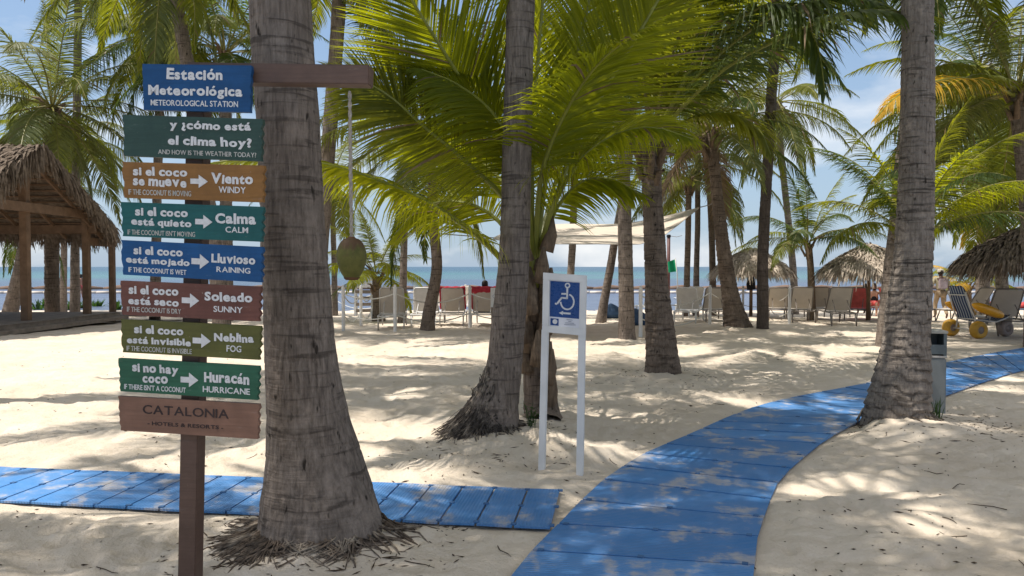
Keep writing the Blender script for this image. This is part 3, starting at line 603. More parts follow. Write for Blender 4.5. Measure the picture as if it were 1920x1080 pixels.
simple('ringed palm leaning left with wide base beside the black trunk', [(1384, 618, 58), (1379, 600, 44), (1370, 555, 32), (1358, 480, 26), (1348, 400, 22), (1341, 330, 20), (1336, 275, 23), (1334, 250, 22)], 20, bark='bark_warm', seed=16, n=22, nseg=28, fine=(3.5, .03), pitch=.14, amp=.09, mat=['leaf', 'leaf_grey', 'leaf_deep'], stubs=24, dead=2, emin=-22, scale=.9)
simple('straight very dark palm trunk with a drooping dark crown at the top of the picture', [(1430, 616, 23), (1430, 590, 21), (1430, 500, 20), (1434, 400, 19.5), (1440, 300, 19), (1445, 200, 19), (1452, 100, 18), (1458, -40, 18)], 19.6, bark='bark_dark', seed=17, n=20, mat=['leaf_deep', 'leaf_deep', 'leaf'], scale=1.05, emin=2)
simple('slender palm with small crown left of the shade sail tip', [(1287, 560, 13), (1288, 520, 11.5), (1290, 450, 11), (1291, 380, 11), (1291, 340, 13)], 28, seed=18, n=18, mat=['leaf', 'leaf_grey'], stubs=14, scale=.85, emin=-30, bark='bark_warm')
simple('slender palm trunk just right of the shade sail tip', [(1305, 560, 12), (1306, 500, 10.5), (1308, 420, 10), (1308, 330, 10), (1309, 215, 9.5)], 29, seed=19, n=16, mat='leaf', emin=0, scale=.9)
simple('slender palm joining the left side of the wide based leaning palm', [(1337, 560, 14), (1336, 500, 12), (1334, 430, 11.5), (1331, 370, 11), (1328, 310, 11)], 29, seed=20, n=16, mat=['leaf', 'leaf_grey'], stubs=14, scale=.9, bark='bark_warm')
simple('tall pale thin palm leaning left behind the small thatched parasol', [(1491, 560, 15), (1488, 520, 13), (1481, 440, 12), (1471, 350, 11.5), (1463, 270, 11), (1458, 195, 11)], 30, bark='bark_pale', seed=21, n=18, mat=['leaf_grey', 'leaf'], scale=.95)
simple('short young palm spreading low fronds between the two small thatched parasols', [(1522, 575, 17), (1521, 530, 13), (1519, 490, 12), (1516, 458, 12)], 25, seed=22, n=17, mat=['leaf_deep', 'leaf', 'leaf_deep'], scale=.72, emin=4, stubs=8, bark='boot')
simple('grey palm trunk half hidden behind the pale ringed palm by the bin', [(1662, 664, 52), (1665, 640, 42), (1672, 550, 38), (1682, 450, 34), (1690, 350, 31), (1698, 270, 29), (1707, 170, 28), (1713, 60, 27)], 14.3, seed=23, n=26, nseg=36, fine=(4, .03), pitch=.14, amp=.03, crown_z=8.4, mat=['leaf', 'leaf_deep'])
simple('young palm fanning fronds out on both sides of the pale ringed trunk', [(1716, 690, 30), (1714, 600, 26), (1712, 520, 25), (1712, 455, 24)], 12.2, seed=24, n=17, mat=['leaf', 'leaf_deep', 'leaf_young'], scale=.64, emin=30, emax=78, bark='boot')
# right-hand edge
yr_, _, _ = palm('palm at the right edge of the picture carrying a big yellow dying frond', [(1942, 640, 40), (1940, 560, 32), (1932, 450, 28), (1922, 330, 26), (1912, 230, 28), (1908, 180, 28)], 15, seed=25, n=28, mat=['leaf', 'leaf_grey', 'leaf'], stubs=10, bark='bark', emin=-15)
fronds(yr_, [([(1905, 182, 15), (1862, 160, 14.2), (1800, 146, 13.4), (1735, 158, 12.8), (1680, 182, 12.6), (1642, 222, 12.5)], (0, -.4, 1), .75, .7, 'leaf_yellow', 95), ([(1905, 190, 15), (1850, 215, 14.8), (1790, 260, 14.6), (1745, 320, 14.5)], (0, -.4, 1), .7, .6, 'leaf_grey', 80)], 330)
simple('tall thin palm far back with its crown above the yellow frond', [(1836, 585, 14), (1837, 500, 12), (1838, 400, 11), (1838, 250, 11), (1836, 130, 10)], 27, seed=26, n=24, mat=['leaf', 'leaf_deep'])
simple('thin dark palm between the walking man and the right hand parasol', [(1846, 590, 22), (1845, 560, 19), (1849, 500, 16), (1853, 400, 14), (1856, 330, 13), (1862, 235, 13)], 24, seed=27, n=18, mat=['leaf_deep'], scale=.8)
simple('palm with white banded trunk under the right hand thatched parasol', [(1884, 590, 26), (1881, 560, 22), (1876, 500, 21), (1876, 430, 19), (1879, 330, 18)], 22, bark='bark_pale', amp=.12, pitch=.2, seed=28, n=26, mat=['leaf_grey', 'leaf_young', 'leaf'], yellow=(15,), stubs=12)
yl_, _, _ = palm('low palm behind the right hand parasol with a long frond reaching left', [(1965, 600, 30), (1960, 520, 26), (1952, 400, 26)], 18.6, seed=29, n=10, mat=['leaf', 'leaf_deep'], emin=35)
fronds(yl_, [([(1952, 396, 18.6), (1905, 372, 18.4), (1845, 385, 18.2), (1790, 410, 18), (1742, 442, 17.9)], (0, -.4, 1), .75, .6, 'leaf', 85), ([(1952, 396, 18.6), (1900, 340, 18.8), (1830, 310, 19), (1770, 320, 19.2)], (0, -.4, 1), .75, .5, 'leaf_young', 80)], 340)
simple('small yellowing palm behind the beach wheelchair', [(1816, 580, 16), (1815, 555, 12), (1813, 535, 11)], 29, seed=30, n=11, mat=['leaf_young', 'leaf_yellow', 'leaf_young'], scale=.55, emin=0, emax=70, bark='boot')
# left-hand side
simple('unseen tall palm added behind the thick front palm to shade the sand', [(566, 718, 46), (562, 640, 38), (556, 500, 36), (547, 300, 34), (537, 100, 33), (531, -50, 32)], 10.4, seed=44, n=24, crown_z=9.2, mat=['leaf', 'leaf_deep'])  # added where the front trunk covers it; its crown shades the middle sand
simple('bushy palm with arching pale fronds behind the thatched pavilion ridge', [(98, 590, 26), (97, 480, 24), (96, 360, 23), (95, 260, 24), (98, 205, 24)], 24, seed=31, n=30, mat=['leaf_grey', 'leaf', 'leaf_grey'], scale=1.08, emin=-50, bark='bark_warm')
simple('tall straight thin palm trunk right of the bushy palm behind the pavilion', [(140, 575, 18), (141, 450, 15), (143, 300, 14), (145, 150, 13.5), (147, 0, 13)], 27, seed=32, n=18, crown_z=12.4, mat='leaf')
simple('leaning palm trunk rising above the blue title board', [(420, 640, 34), (400, 450, 27), (372, 250, 25), (350, 110, 24), (330, 0, 23)], 18, seed=33, n=26, crown_z=9.4, mat=['leaf', 'leaf_grey'], nseg=24)
simple('dark crowned palm left of the trunk above the title board', [(290, 590, 20), (294, 400, 16), (299, 200, 15), (302, 72, 15)], 25, seed=34, n=26, mat=['leaf_deep', 'leaf'])
simple('upright deep green palm crown right above the title board', [(425, 592, 24), (424, 400, 22), (423, 200, 22), (422, 105, 22)], 24, seed=35, n=24, mat=['leaf_deep', 'leaf_deep', 'leaf'], emin=-25)
simple('grey palm trunk seen between the thick front palm and the hanging rope', [(588, 628, 34), (598, 500, 29), (612, 330, 27), (622, 200, 26), (631, 80, 25), (637, -30, 25)], 17.5, seed=36, n=20, crown_z=9.2, nseg=26, mat=['leaf', 'leaf_grey'])
simple('thin grey palm trunk behind the hanging coconut', [(628, 600, 13), (627, 520, 10.5), (625, 440, 10), (622, 340, 10)], 29, seed=37, n=16, mat=['leaf_grey', 'leaf'], scale=.9)
rt, _, _ = palm('dead palm trunk cut flat at the top beyond the loungers', [(754, 600, 18), (755, 560, 15), (757, 480, 13), (759, 400, 12.5), (760, 344, 12.5)], 23, seed=38, n=0, stubs=0, name='dead_palm_trunk', cat='dead tree', group=None)
simple('palm with bowed ringed trunk rooted in front of the loungers', [(801, 626, 34), (802, 612, 27), (806, 580, 23), (816, 530, 21), (819, 490, 19.5), (814, 430, 18), (810, 340, 17), (811, 245, 17)], 18.8, seed=39, n=20, nseg=26, fine=(4, .03), bark='bark_warm', mat=['leaf', 'leaf_deep', 'leaf_grey'], pitch=.13, amp=.06)
simple('small bright yellow green palm beside the white lifeguard chair', [(710, 600, 26), (709, 575, 20), (707, 545, 17), (706, 518, 15)], 24, seed=40, n=18, mat=['leaf_young', 'leaf_grey', 'leaf_young'], scale=.62, emin=-10, bark='bark_warm')
simple('leaning palm trunk seen through the pavilion posts', [(15, 600, 30), (25, 560, 24), (38, 500, 21), (46, 450, 20), (52, 380, 19)], 27, seed=41, n=14, mat='leaf_deep', scale=.8)
simple('left one of two thin palms seen under the pavilion roof', [(104, 566, 13), (105, 530, 11), (106, 480, 10), (107, 380, 10), (110, 280, 10)], 33, seed=42, n=14, mat='leaf')
simple('right one of two thin palms seen under the pavilion roof', [(118, 568, 14), (119, 530, 12), (120, 480, 11), (121, 380, 10), (124, 260, 10)], 32, seed=43, n=14, mat='leaf_grey')

# palms that stand outside the frame and shade the ground and the signs
def off_palm(label, x, y, h, seed, lean=(0, 0), n=24, sc=1.05):
    b = Vector((x, y, Hs(x, y))); root = thing('palm_tree', label, 'palm tree', b, group='coconut palms on the beach')
    pts = [b - Vector((0, 0, .1)), b + Vector((lean[0] * .15, lean[1] * .15, h * .3)), b + Vector((lean[0] * .5, lean[1] * .5, h * .65)), b + Vector((*lean, h))]
    trunk(root, pts, [.24, .16, .14, .12], 'bark', 18, .12, .05, .05, seed, None, 10, .1); crown(root, pts[-1], n, sc, ['leaf', 'leaf_deep'], seed)
OFF = [(-5.3, 3.4, 8.6), (-6.6, 8.2, 9.2), (-4.4, 11.4, 8.8), (1.2, 1.2, 9.6), (3.4, 3.2, 9.5)]
off_palm('palm standing left of the picture whose crown shades the weather sign', -4.5, 2.3, 8.8, 51)
off_palm('tall palm left of the picture opposite the blue mat', -7.4, 8.6, 9.6, 52, (1.6, 0))
off_palm('palm standing right of the picture near the camera', 3.6, 3.0, 9.3, 53, (.3, .3))

# ------------------------------------------------------------------ weather sign
_GL = {}
def glyph(ch, bold):
    if (ch, bold) not in _GL:
        c = bpy.data.curves.new('t', 'FONT'); c.body = ch; c.size = 1; c.offset = bold; c.resolution_u = 3; c.extrude = .02
        o = bpy.data.objects.new('t', c); COL.objects.link(o); me = eval_mesh(o); bpy.data.objects.remove(o); _GL[ch, bold] = me
    return _GL[ch, bold]
ACC = {'ó': 'o', 'á': 'a', 'í': 'i', 'é': 'e'}
def text_mesh(s, bold=.02, bounce=0):
    """letters laid out one by one; bounce tilts and scales them a little like the carved signs"""
    mb = MB(); x = 0; rnd = random.Random(len(s) * 7 + ord(s[0]))
    for ch in s:
        if ch == ' ': x += .26; continue
        me = glyph(ACC.get(ch, ch), bold); co = [v.co for v in me.vertices]
        x0, x1 = min(c.x for c in co), max(c.x for c in co); y1 = max(c.y for c in co)
        k = 1 + rnd.uniform(-.07, .07) * bounce; a = rnd.uniform(-.07, .07) * bounce; dy = rnd.uniform(-.03, .03) * bounce
        Mt = Matrix.Translation((x - x0 * k, dy, 0)) @ Matrix.Rotation(a, 4, 'Z') @ Matrix.Diagonal((k, k, 1, 1))
        mb.mesh(me, Mt)
        if ch in ACC:
            c = x + (x1 - x0) / 2
            mb.prism([(c - .07, y1 + .07, .02), (c + .05, y1 + .05 , .02), (c + .15, y1 + .23, .02), (c + .02, y1 + .25, .02)], (0, 0, -.04))
        x += (x1 - x0) * k + .055 + .02 * (bold < .02)
    o = mb.build('t', M['letter']); me = o.data; bpy.data.objects.remove(o); return me
PL, PR_ = (230, 3.64), (490, 3.56)
def sd(px): return 1 / np.interp(px, [-2000, PL[0], PR_[0], 3000], [1 / PL[1] + (-2000 - 230) * (1 / 3.56 - 1 / 3.64) / 260, 1 / 3.64, 1 / 3.56, 1 / 3.64 + (3000 - 230) * (1 / 3.56 - 1 / 3.64) / 260])
def SP(px, py, back=0): return P(px, py, float(sd(px)) + back)
class Board:
    def __init__(s, TL, TR, BL, pt=SP):
        s.px = (TL, TR, BL); a, b, c = pt(*TL), pt(*TR), pt(*BL)
        s.o = a; s.U = b - a; s.V = c - a; s.n = s.U.cross(-s.V).normalized()
        if s.n.y > 0: s.n = -s.n
    def uv(s, px, py):
        (x0, y0), (x1, y1), (x2, y2) = s.px; A = np.array([[x1 - x0, x2 - x0], [y1 - y0, y2 - y0]]); return np.linalg.solve(A, [px - x0, py - y0])
    def pt(s, px, py, out=0):
        u, v = s.uv(px, py); return s.o + s.U * u + s.V * v + s.n * out
    def text(s, mb, me, box, out, depth=.003, mi=0):
        l, t, r, b = box; (x0, y0), (x1, y1), _ = s.px; sl = (y1 - y0) / (x1 - x0); h = max(4, (b - t) - abs(sl) * (r - l)); cx, cy = (l + r) / 2, (t + b) / 2
        co = np.array([v.co for v in me.vertices]); mn, mxx = co.min(0), co.max(0)
        vs = []
        for v in co:
            fx = (v[0] - mn[0]) / (mxx[0] - mn[0]) - .5; fy = (v[1] - mn[1]) / (mxx[1] - mn[1]) - .5
            vs.append(s.pt(cx + fx * (r - l), cy + fx * (r - l) * sl - fy * h, out + depth * (v[2] > 0)))
        mb.add(vs, [tuple(p.vertices) for p in me.polygons], mi)
def zb(box, sc, ox, oy): return (ox + box[0] / sc, oy + box[1] / sc, ox + box[2] / sc, oy + box[3] / sc)
A1 = lambda *b: zb(b, 3, 200, 100)
A2 = lambda *b: zb(b, 2.7, 200, 440)
postb = ground(357, 1112); postb = Vector((P(357, 1112, 3.66).x, 3.68, 0)); postb.z = Hs(postb.x, postb.y)
wsign = thing('weather_sign', 'brown wooden post carrying nine colourful boards about the hanging coconut', 'sign', postb)
mb = MB(postb); mb.bar(P(356, 1150, 3.68), P(375, 121, 3.68), .088, .088, (1, -.05, 0)); mb.build('post', M['brown'], wsign, bevel=.004)
mb = MB(postb); mb.bar(P(380, 139, 3.665), P(696, 144, 3.60), .092, .088, (0, 0, 1)); mb.build('beam', M['brown'], wsign, bevel=.004)
BOARDS = [('pblue', (270, 121), (473, 124), (272, 207), [('Estación', A1(348, 85, 662, 157), 1), ('Meteorológica', A1(245, 180, 772, 260), 1), ('METEOROLOGICAL STATION', A1(258, 263, 748, 303), 0)], None),
    ('pgreen', (233, 216), (494, 224), (236, 293), [('y ¿cómo está', A1(368, 378, 820, 452), 1), ('el clima hoy?', A1(358, 463, 825, 542), 1), ('AND HOW IS THE WEATHER TODAY?', A1(302, 541, 850, 584), 2)], None),
    ('pochre', (232, 304), (497, 311), (236, 371), [('si el coco', A1(160, 637, 466, 697), 1), ('se mueve', A1(160, 702, 462, 757), 1), ('IF THE COCONUT IS MOVING', A1(133, 765, 488, 805), 2), ('Viento', A1(602, 672, 832, 739), 1), ('WINDY', A1(642, 748, 792, 787), 0)], A1(485, 685, 582, 757)),
    ('pteal', (230, 379), (495, 388), (233, 443), [('si el coco', A1(172, 863, 470, 924), 1), ('está quieto', A1(150, 925, 490, 988), 1), ('IF THE COCONUT ISN\'T MOVING', A1(128, 990, 510, 1032), 2), ('Calma', A1(624, 897, 848, 964), 1), ('CALM', A1(680, 973, 805, 1010), 0)], A1(512, 910, 607, 985)),
    ('pblue2', (230, 450), (494, 463), (234, 515), [('si el coco', A2(147, 55, 397, 112), 1), ('está mojado', A2(108, 108, 432, 168), 1), ('IF THE COCONUT IS WET', A2(120, 163, 415, 203), 0), ('Lluvioso', A2(542, 93, 760, 153), 1), ('RAINING', A2(567, 159, 735, 195), 0)], A2(442, 98, 530, 172)),
    ('pmaroon', (229, 526), (490, 537), (233, 590), [('si el coco', A2(122, 252, 375, 310), 1), ('está seco', A2(120, 310, 377, 364), 1), ('IF THE COCONUT IS DRY', A2(112, 363, 388, 400), 2), ('Soleado', A2(508, 285, 745, 344), 1), ('SUNNY', A2(552, 358, 697, 394), 0)], A2(393, 297, 480, 367)),
    ('polive', (229, 598), (490, 611), (233, 660), [('si el coco', A2(150, 453, 400, 510), 1), ('está invisible', A2(113, 510, 438, 564), 1), ('IF THE COCONUT IS INVISIBLE', A2(110, 560, 442, 602), 2), ('Neblina', A2(555, 490, 752, 547), 1), ('FOG', A2(617, 556, 690, 592), 0)], A2(448, 500, 538, 570)),
    ('pgreen2', (225, 671), (487, 686), (229, 733), [('si no hay', A2(140, 648, 375, 717), 1), ('coco', A2(193, 708, 322, 754), 1), ('IF THERE ISN\'T A COCONUT', A2(98, 752, 412, 797), 0), ('Huracán', A2(505, 688, 730, 757), 1), ('HURRICANE', A2(498, 762, 733, 806), 0)], A2(387, 697, 475, 768)),
    ('ppink', (224, 742), (487, 757), (229, 806), [('CATALONIA', A2(193, 858, 627, 928), 3), ('- HOTELS & RESORTS -', A2(218, 941, 600, 982), 4)], None)]
BL_LABEL = ['blue title board', 'dark green question board', 'ochre board with white arrow', 'teal board with white arrow', 'royal blue board with white arrow', 'worn maroon board with white arrow', 'olive board with white arrow', 'green board with white arrow', 'dusty brown bottom board with dark lettering']
for bi, (mt, TL, TR, BLc, lines, arrow) in enumerate(BOARDS):
    B = Board(TL, TR, BLc); rnd = random.Random(bi + 3); mb = MB(postb); H = BLc[1] - TL[1]
    nj = 9; amp = 2.2 if bi else 1.2
    left = [(TL[0] + (BLc[0] - TL[0]) * k / nj + (0 if k in (0, nj) else rnd.choice((-1, 1)) * rnd.uniform(.3, 1) * amp * .8), TL[1] + H * k / nj) for k in range(nj + 1)]
    right = [(TR[0] - 1.5 * k / nj + (0 if k in (0, nj) else (1 if k % 2 else -1) * rnd.uniform(.5, 1.2) * amp), TR[1] + H * k / nj * (1.0)) for k in range(nj + 1)]
    poly = left[::-1] + right
    mb.prism([B.pt(x, y, .012) for x, y in poly], B.n * -.024)
    bo = mb.build('board', M[mt], wsign); tag(bo, BL_LABEL[bi])
    me = bo.data; bm = bmesh.new(); bm.from_mesh(me); bmesh.ops.recalc_face_normals(bm, faces=bm.faces); bm.to_mesh(me); bm.free()
    for st_, (s, box, st) in enumerate(lines):
        tb = MB(postb); m_ = text_mesh(s, {0: .014, 1: .040, 2: .010, 3: .008, 4: .016}[st], 1 if st == 1 else 0)
        B.text(tb, m_, box, .0125, .003 if st == 1 else .0015)
        tb.build('lettering', M[{0: 'letter', 1: 'letter', 2: 'letter_faint', 3: 'letter_dark', 4: 'letter_dark'}[st]], bo)
    if arrow:
        tb = MB(postb)
        l, t, r, b = arrow; sl = (TR[1] - TL[1]) / (TR[0] - TL[0]); c = (t + b) / 2; h = (b - t) / 2; k = l + (r - l) * .48
        pl = [(l, c - h * .40), (k, c - h * .40), (k, c - h), (r, c), (k, c + h), (k, c + h * .40), (l, c + h * .40)]
        tb.prism([B.pt(x, y + (x - (l + r) / 2) * sl, .0155) for x, y in pl], B.n * -.003); tb.build('arrow', M['letter'], bo)

# hanging coconut
ct = P(659, 448, 3.58)
coco = thing('hanging_coconut', 'green coconut hanging on a grey rope from the brown sign beam', 'coconut', ct)
k_ = 3.58 / FPX; mb = MB()
prof = [(.001, 0), (10, 1), (17, -3), (22, -10), (26, -20), (27.5, -30), (27, -40), (24, -52), (20, -62), (16, -69), (14, -72)]
mb.lathe((0, 0, 0), [(max(.0005, r) * k_, z * k_) for r, z in cr(prof, 40)], 44)
me_ = mb
for i, v in enumerate(mb.v):
    a = math.atan2(v.y, v.x); v.x *= 1 + .05 * math.cos(3 * a + 1); v.y *= 1 + .05 * math.cos(3 * a + 1)
mb.build('husk', M['coco'], coco, True)
mb = MB(); mb.lathe((0, 0, 0), [(13.8 * k_, -71 * k_), (15 * k_, -73 * k_), (11 * k_, -77 * k_), (3 * k_, -77 * k_), (.001, -77 * k_)], 20); mb.lathe((0, 0, 0), [(.001, 5 * k_), (6 * k_, 4 * k_), (9 * k_, 1 * k_), (9 * k_, -1 * k_)], 12)
mb.build('cut_end', M['cocob'], coco, True)
mb = MB()
for k in range(2):
    mb.tube([Vector((0.004 * math.cos(i * .9 + k * math.pi), .004 * math.sin(i * .9 + k * math.pi), .0 + i * .0121)) + Vector((-.004 * i / 57, 0, 0)) for i in range(59)], .0062, 6)
for z in (.01, .03): mb.lathe((0, 0, z), [(.006, -.008), (.012, 0), (.006, .008)], 10)
mb.build('rope', M['ropeg'], coco, True)

# ------------------------------------------------------------------ wheelchair sign
dl, dr = 5.77, 5.66
def WP(px, py): return P(px, py, dl + (dr - dl) * (px - 1018) / 80)
WB = Board((1019, 511), (1100, 516.5), (1017, 621), WP)
wb = WP(1058, 891); wb.z = Hs(wb.x, wb.y)
ws = thing('wheelchair_sign', 'white framed blue wheelchair symbol sign on two white legs', 'sign', wb)
for (x0, x1, y1, xb) in ((1021.5, 1021.5, 890, 1015.5), (1091, 1091, 899, 1087)):
    top = WB.pt(x0, 618, -.016); bot = WP(xb, y1); bot.z = Hs(bot.x, bot.y) - .1
    mb = MB(wb); mb.bar(bot, top, .053, .035, WB.U); mb.build('leg', M['white'], ws, bevel=.003)
def rect(B, l, t, r, b, out, th, mb, mi=0):
    (x0, y0), (x1, y1), (x2, y2) = B.px; sl = (y1 - y0) / (x1 - x0); sv = (x2 - x0) / (y2 - y0)
    q = [(x, y) for x, y in ((l, t), (r, t), (r, b), (l, b))]
    mb.prism([B.pt(x + (y - 511) * sv, y + (x - 1019) * sl, out) for x, y in q], B.n * -th, mi)
mb = MB(wb); rect(WB, 1020, 513, 1099, 620, -.004, .012, mb); mb.build('back_panel', M['white'], ws)
mb = MB(wb)
rect(WB, 1019, 511, 1100, 524, .012, .03, mb); rect(WB, 1019, 609.5, 1100, 622, .012, .03, mb); rect(WB, 1019, 524.1, 1031.5, 609.4, .0115, .03, mb); rect(WB, 1088.5, 524.1, 1100, 609.4, .0115, .03, mb)
mb.build('frame', M['white'], ws, bevel=.002)
def poster():
    mb = MB(wb); rect(WB, 1031.6, 524.2, 1088.4, 609.3, -.001, .002, mb, 0); rect(WB, 1032.5, 525.5, 1087.5, 592, .0005, .001, mb, 1); rect(WB, 1034, 595, 1049.5, 608, .0005, .001, mb, 1)
    po = mb.build('poster', [M['paper'], M['poster']], ws)
    mb = MB(wb)
    def line(pts, w, mi=0):
        for (a, b) in zip(pts[:-1], pts[1:]):
            dx, dy = b[0] - a[0], b[1] - a[1]; l = math.hypot(dx, dy); nx, ny = -dy / l * w / 2, dx / l * w / 2
            mb.prism([WB.pt(x, y, .002) for x, y in ((a[0] + nx, a[1] + ny), (b[0] + nx, b[1] + ny), (b[0] - nx, b[1] - ny), (a[0] - nx, a[1] - ny))], WB.n * -.001, mi)
    def Z(x, y): return (900 + x / 4.155, 440 + y / 4.155)
    def disc(c, r, mi=0, out=.0022):
        mb.prism([WB.pt(c[0] + r * math.cos(a), c[1] + r * math.sin(a), out) for a in np.linspace(0, 2 * math.pi, 20, endpoint=False)], WB.n * -.001, mi)
    symbol = mb; disc(Z(684, 395), 5.2); disc(Z(684, 395), 2.6, 1, .0026)
    line([Z(683, 410), Z(680, 497)], 3.4); line([Z(636, 459), Z(684, 459)], 3.2); line([Z(685, 494), Z(637, 490)], 3.2); line([Z(640, 488), Z(602, 537)], 3.4); line([Z(600, 540), Z(586, 533)], 3)
    c = Z(682, 520); arc = [(c[0] + 12.4 * math.cos(a), c[1] + 14.2 * math.sin(a)) for a in np.linspace(R(-72), R(178), 22)]; line(arc, 3)
    symbol.build('symbol', [M['letter'], M['poster']], po); mb = MB(wb)
    line([Z(708, 611), Z(650, 608)], 3.4); mb.prism([WB.pt(*Z(x, y), .002) for x, y in ((616, 606), (650, 592), (648, 624))], WB.n * -.001)
    mb.build('arrow', M['letter'], po); mb = MB(wb)
    disc((1041, 602.5), 4.6); line([(1038, 603), (1045, 602)], 1.6, 1)
    mb.build('emblem', [M['letter'], M['poster']], po); mb = MB(wb)
    for i, (a, b) in enumerate(((1063, 1074), (1066, 1072), (1060, 1077), (1058, 1080))): line([(a, 598.4 + i * 3), (b, 598.9 + i * 3)], 1.1, 2)
    mb.build('small_print', [M['letter'], M['poster'], M['grey']], po)
poster()

# ------------------------------------------------------------------ blue mats
def mat_panel(quad, name_parent, origin, seed, split=True):
    """quad a,b (left edge near->far) c,d (right edge far->near); u along the path"""
    a, b, c, d = quad; mb = MB(origin); uv = []; nu, nv = 4, 14; rnd = random.Random(seed); U_ = (b - a).length; tilt = rnd.uniform(-.004, .004); gap = rnd.uniform(.012, .05) if U_ > .3 else .03
    U = (b - a).length; V = (d - a).length; th = .014
    def pt(u, v):
        p = a.lerp(b, u).lerp(d.lerp(c, u), v); p = p.copy(); p.z = .012 + .004 * float(pn(p.x * 1.3, p.y * 1.3, 31)) + tilt * (u - .5); return p
    grid = [[pt(gap + (1 - 2 * gap) * i / nu, j / nv) for j in range(nv + 1)] for i in range(nu + 1)]
    vs = [p for r_ in grid for p in r_]; n = nv + 1
    fs = [(i * n + j, (i + 1) * n + j, (i + 1) * n + j + 1, i * n + j + 1) for i in range(nu) for j in range(nv)]
    base = len(vs); vs2 = [p - Vector((0, 0, th)) for p in vs]
    ring = [i * n for i in range(nu + 1)] + [nu * n + j for j in range(1, n)] + [i * n + nv for i in range(nu - 1, -1, -1)] + [j for j in range(nv - 1, 0, -1)]
    fs2 = [(ring[k], ring[(k + 1) % len(ring)], base + ring[(k + 1) % len(ring)], base + ring[k]) for k in range(len(ring))]
    mb.add(vs + vs2, fs + fs2)
    uvs = [(U * i / nu, V * j / nv) for i in range(nu + 1) for j in range(nv + 1)] * 2
    o = mb.build('panel', M['mat'], name_parent, False, uvs)
    for v in (.04, .5, .96):
        cb = MB(origin); p = pt(1., v); q = (b - a).normalized(); cb.bar(p - q * .017 + Vector((0, 0, .001)), p + q * .017 + Vector((0, 0, .001)), .010, .032, (0, 0, 1)); cb.build('clip', M['clip'], o)
def mats():
    o1 = Vector((M1A.x, M1A.y, 0)); m1 = thing('beach_mat', 'sunlit blue slatted beach mat running across behind the weather sign', 'mat', o1, group='blue roll out beach mats')
    D = M1D; S = Vector((-D.y, D.x, 0)); n = int((M1B - M1A).length / .235)
    for k in range(n):
        a = M1B - D * .235 * (k + 1); b = M1B - D * .235 * k; h = S * M1W / 2
        mat_panel((a - h, b - h, b + h, a + h), m1, o1, k)
    o2 = (M2L[0] + M2R[0]) / 2; m2 = thing('beach_mat', 'wide blue beach mat curving from the foreground to the right past the bin', 'mat', o2, group='blue roll out beach mats')
    L = cr([p[:] for p in M2L], 400); Rr = cr([p[:] for p in M2R], 400)
    key = [0]; acc = 0
    for i in range(1, 400):
        acc += np.linalg.norm((L[i] + Rr[i] - L[i - 1] - Rr[i - 1]) / 2)
        if acc > .44: key.append(i); acc = 0
    for k in range(len(key) - 1):
        i, j = key[k], key[k + 1]; mat_panel((Vector(Rr[i]), Vector(Rr[j]), Vector(L[j]), Vector(L[i])), m2, o2, 50 + k)
mats()

# ------------------------------------------------------------------ litter bin
bb = P(1745, 790, 7.95); bb = Vector((P(1747, 790, 7.95).x - .02, 7.98, 0)); bb.z = Hs(bb.x, bb.y)
bn = thing('litter_bin', 'grey metal litter bin with a slot standing behind the pale ringed palm', 'litter bin', bb, R(-14))
mb = MB(); mb.box((0, 0, .30), (.26, .26, .62)); mb.build('body', M['binm'], bn, bevel=.012)
mb = MB(); mb.box((0, 0, .622), (.27, .27, .022)); mb.build('collar', M['alum'], bn, bevel=.004)
mb = MB(); mb.box((-.115, 0, .75), (.03, .26, .235)); mb.box((.115, 0, .75), (.03, .26, .235)); mb.box((0, .118, .75), (.2, .024, .235)); mb.box((0, -.12, .70), (.199, .02, .10)); mb.build('housing', M['binb'], bn)
mb = MB(); mb.box((0, 0, .882), (.28, .28, .03)); mb.build('lid', M['binl'], bn, bevel=.006)
mb = MB(); mb.box((.1335, 0, .75), (.007, .2, .2)); mb.build('side_plate', M['binl'], bn)

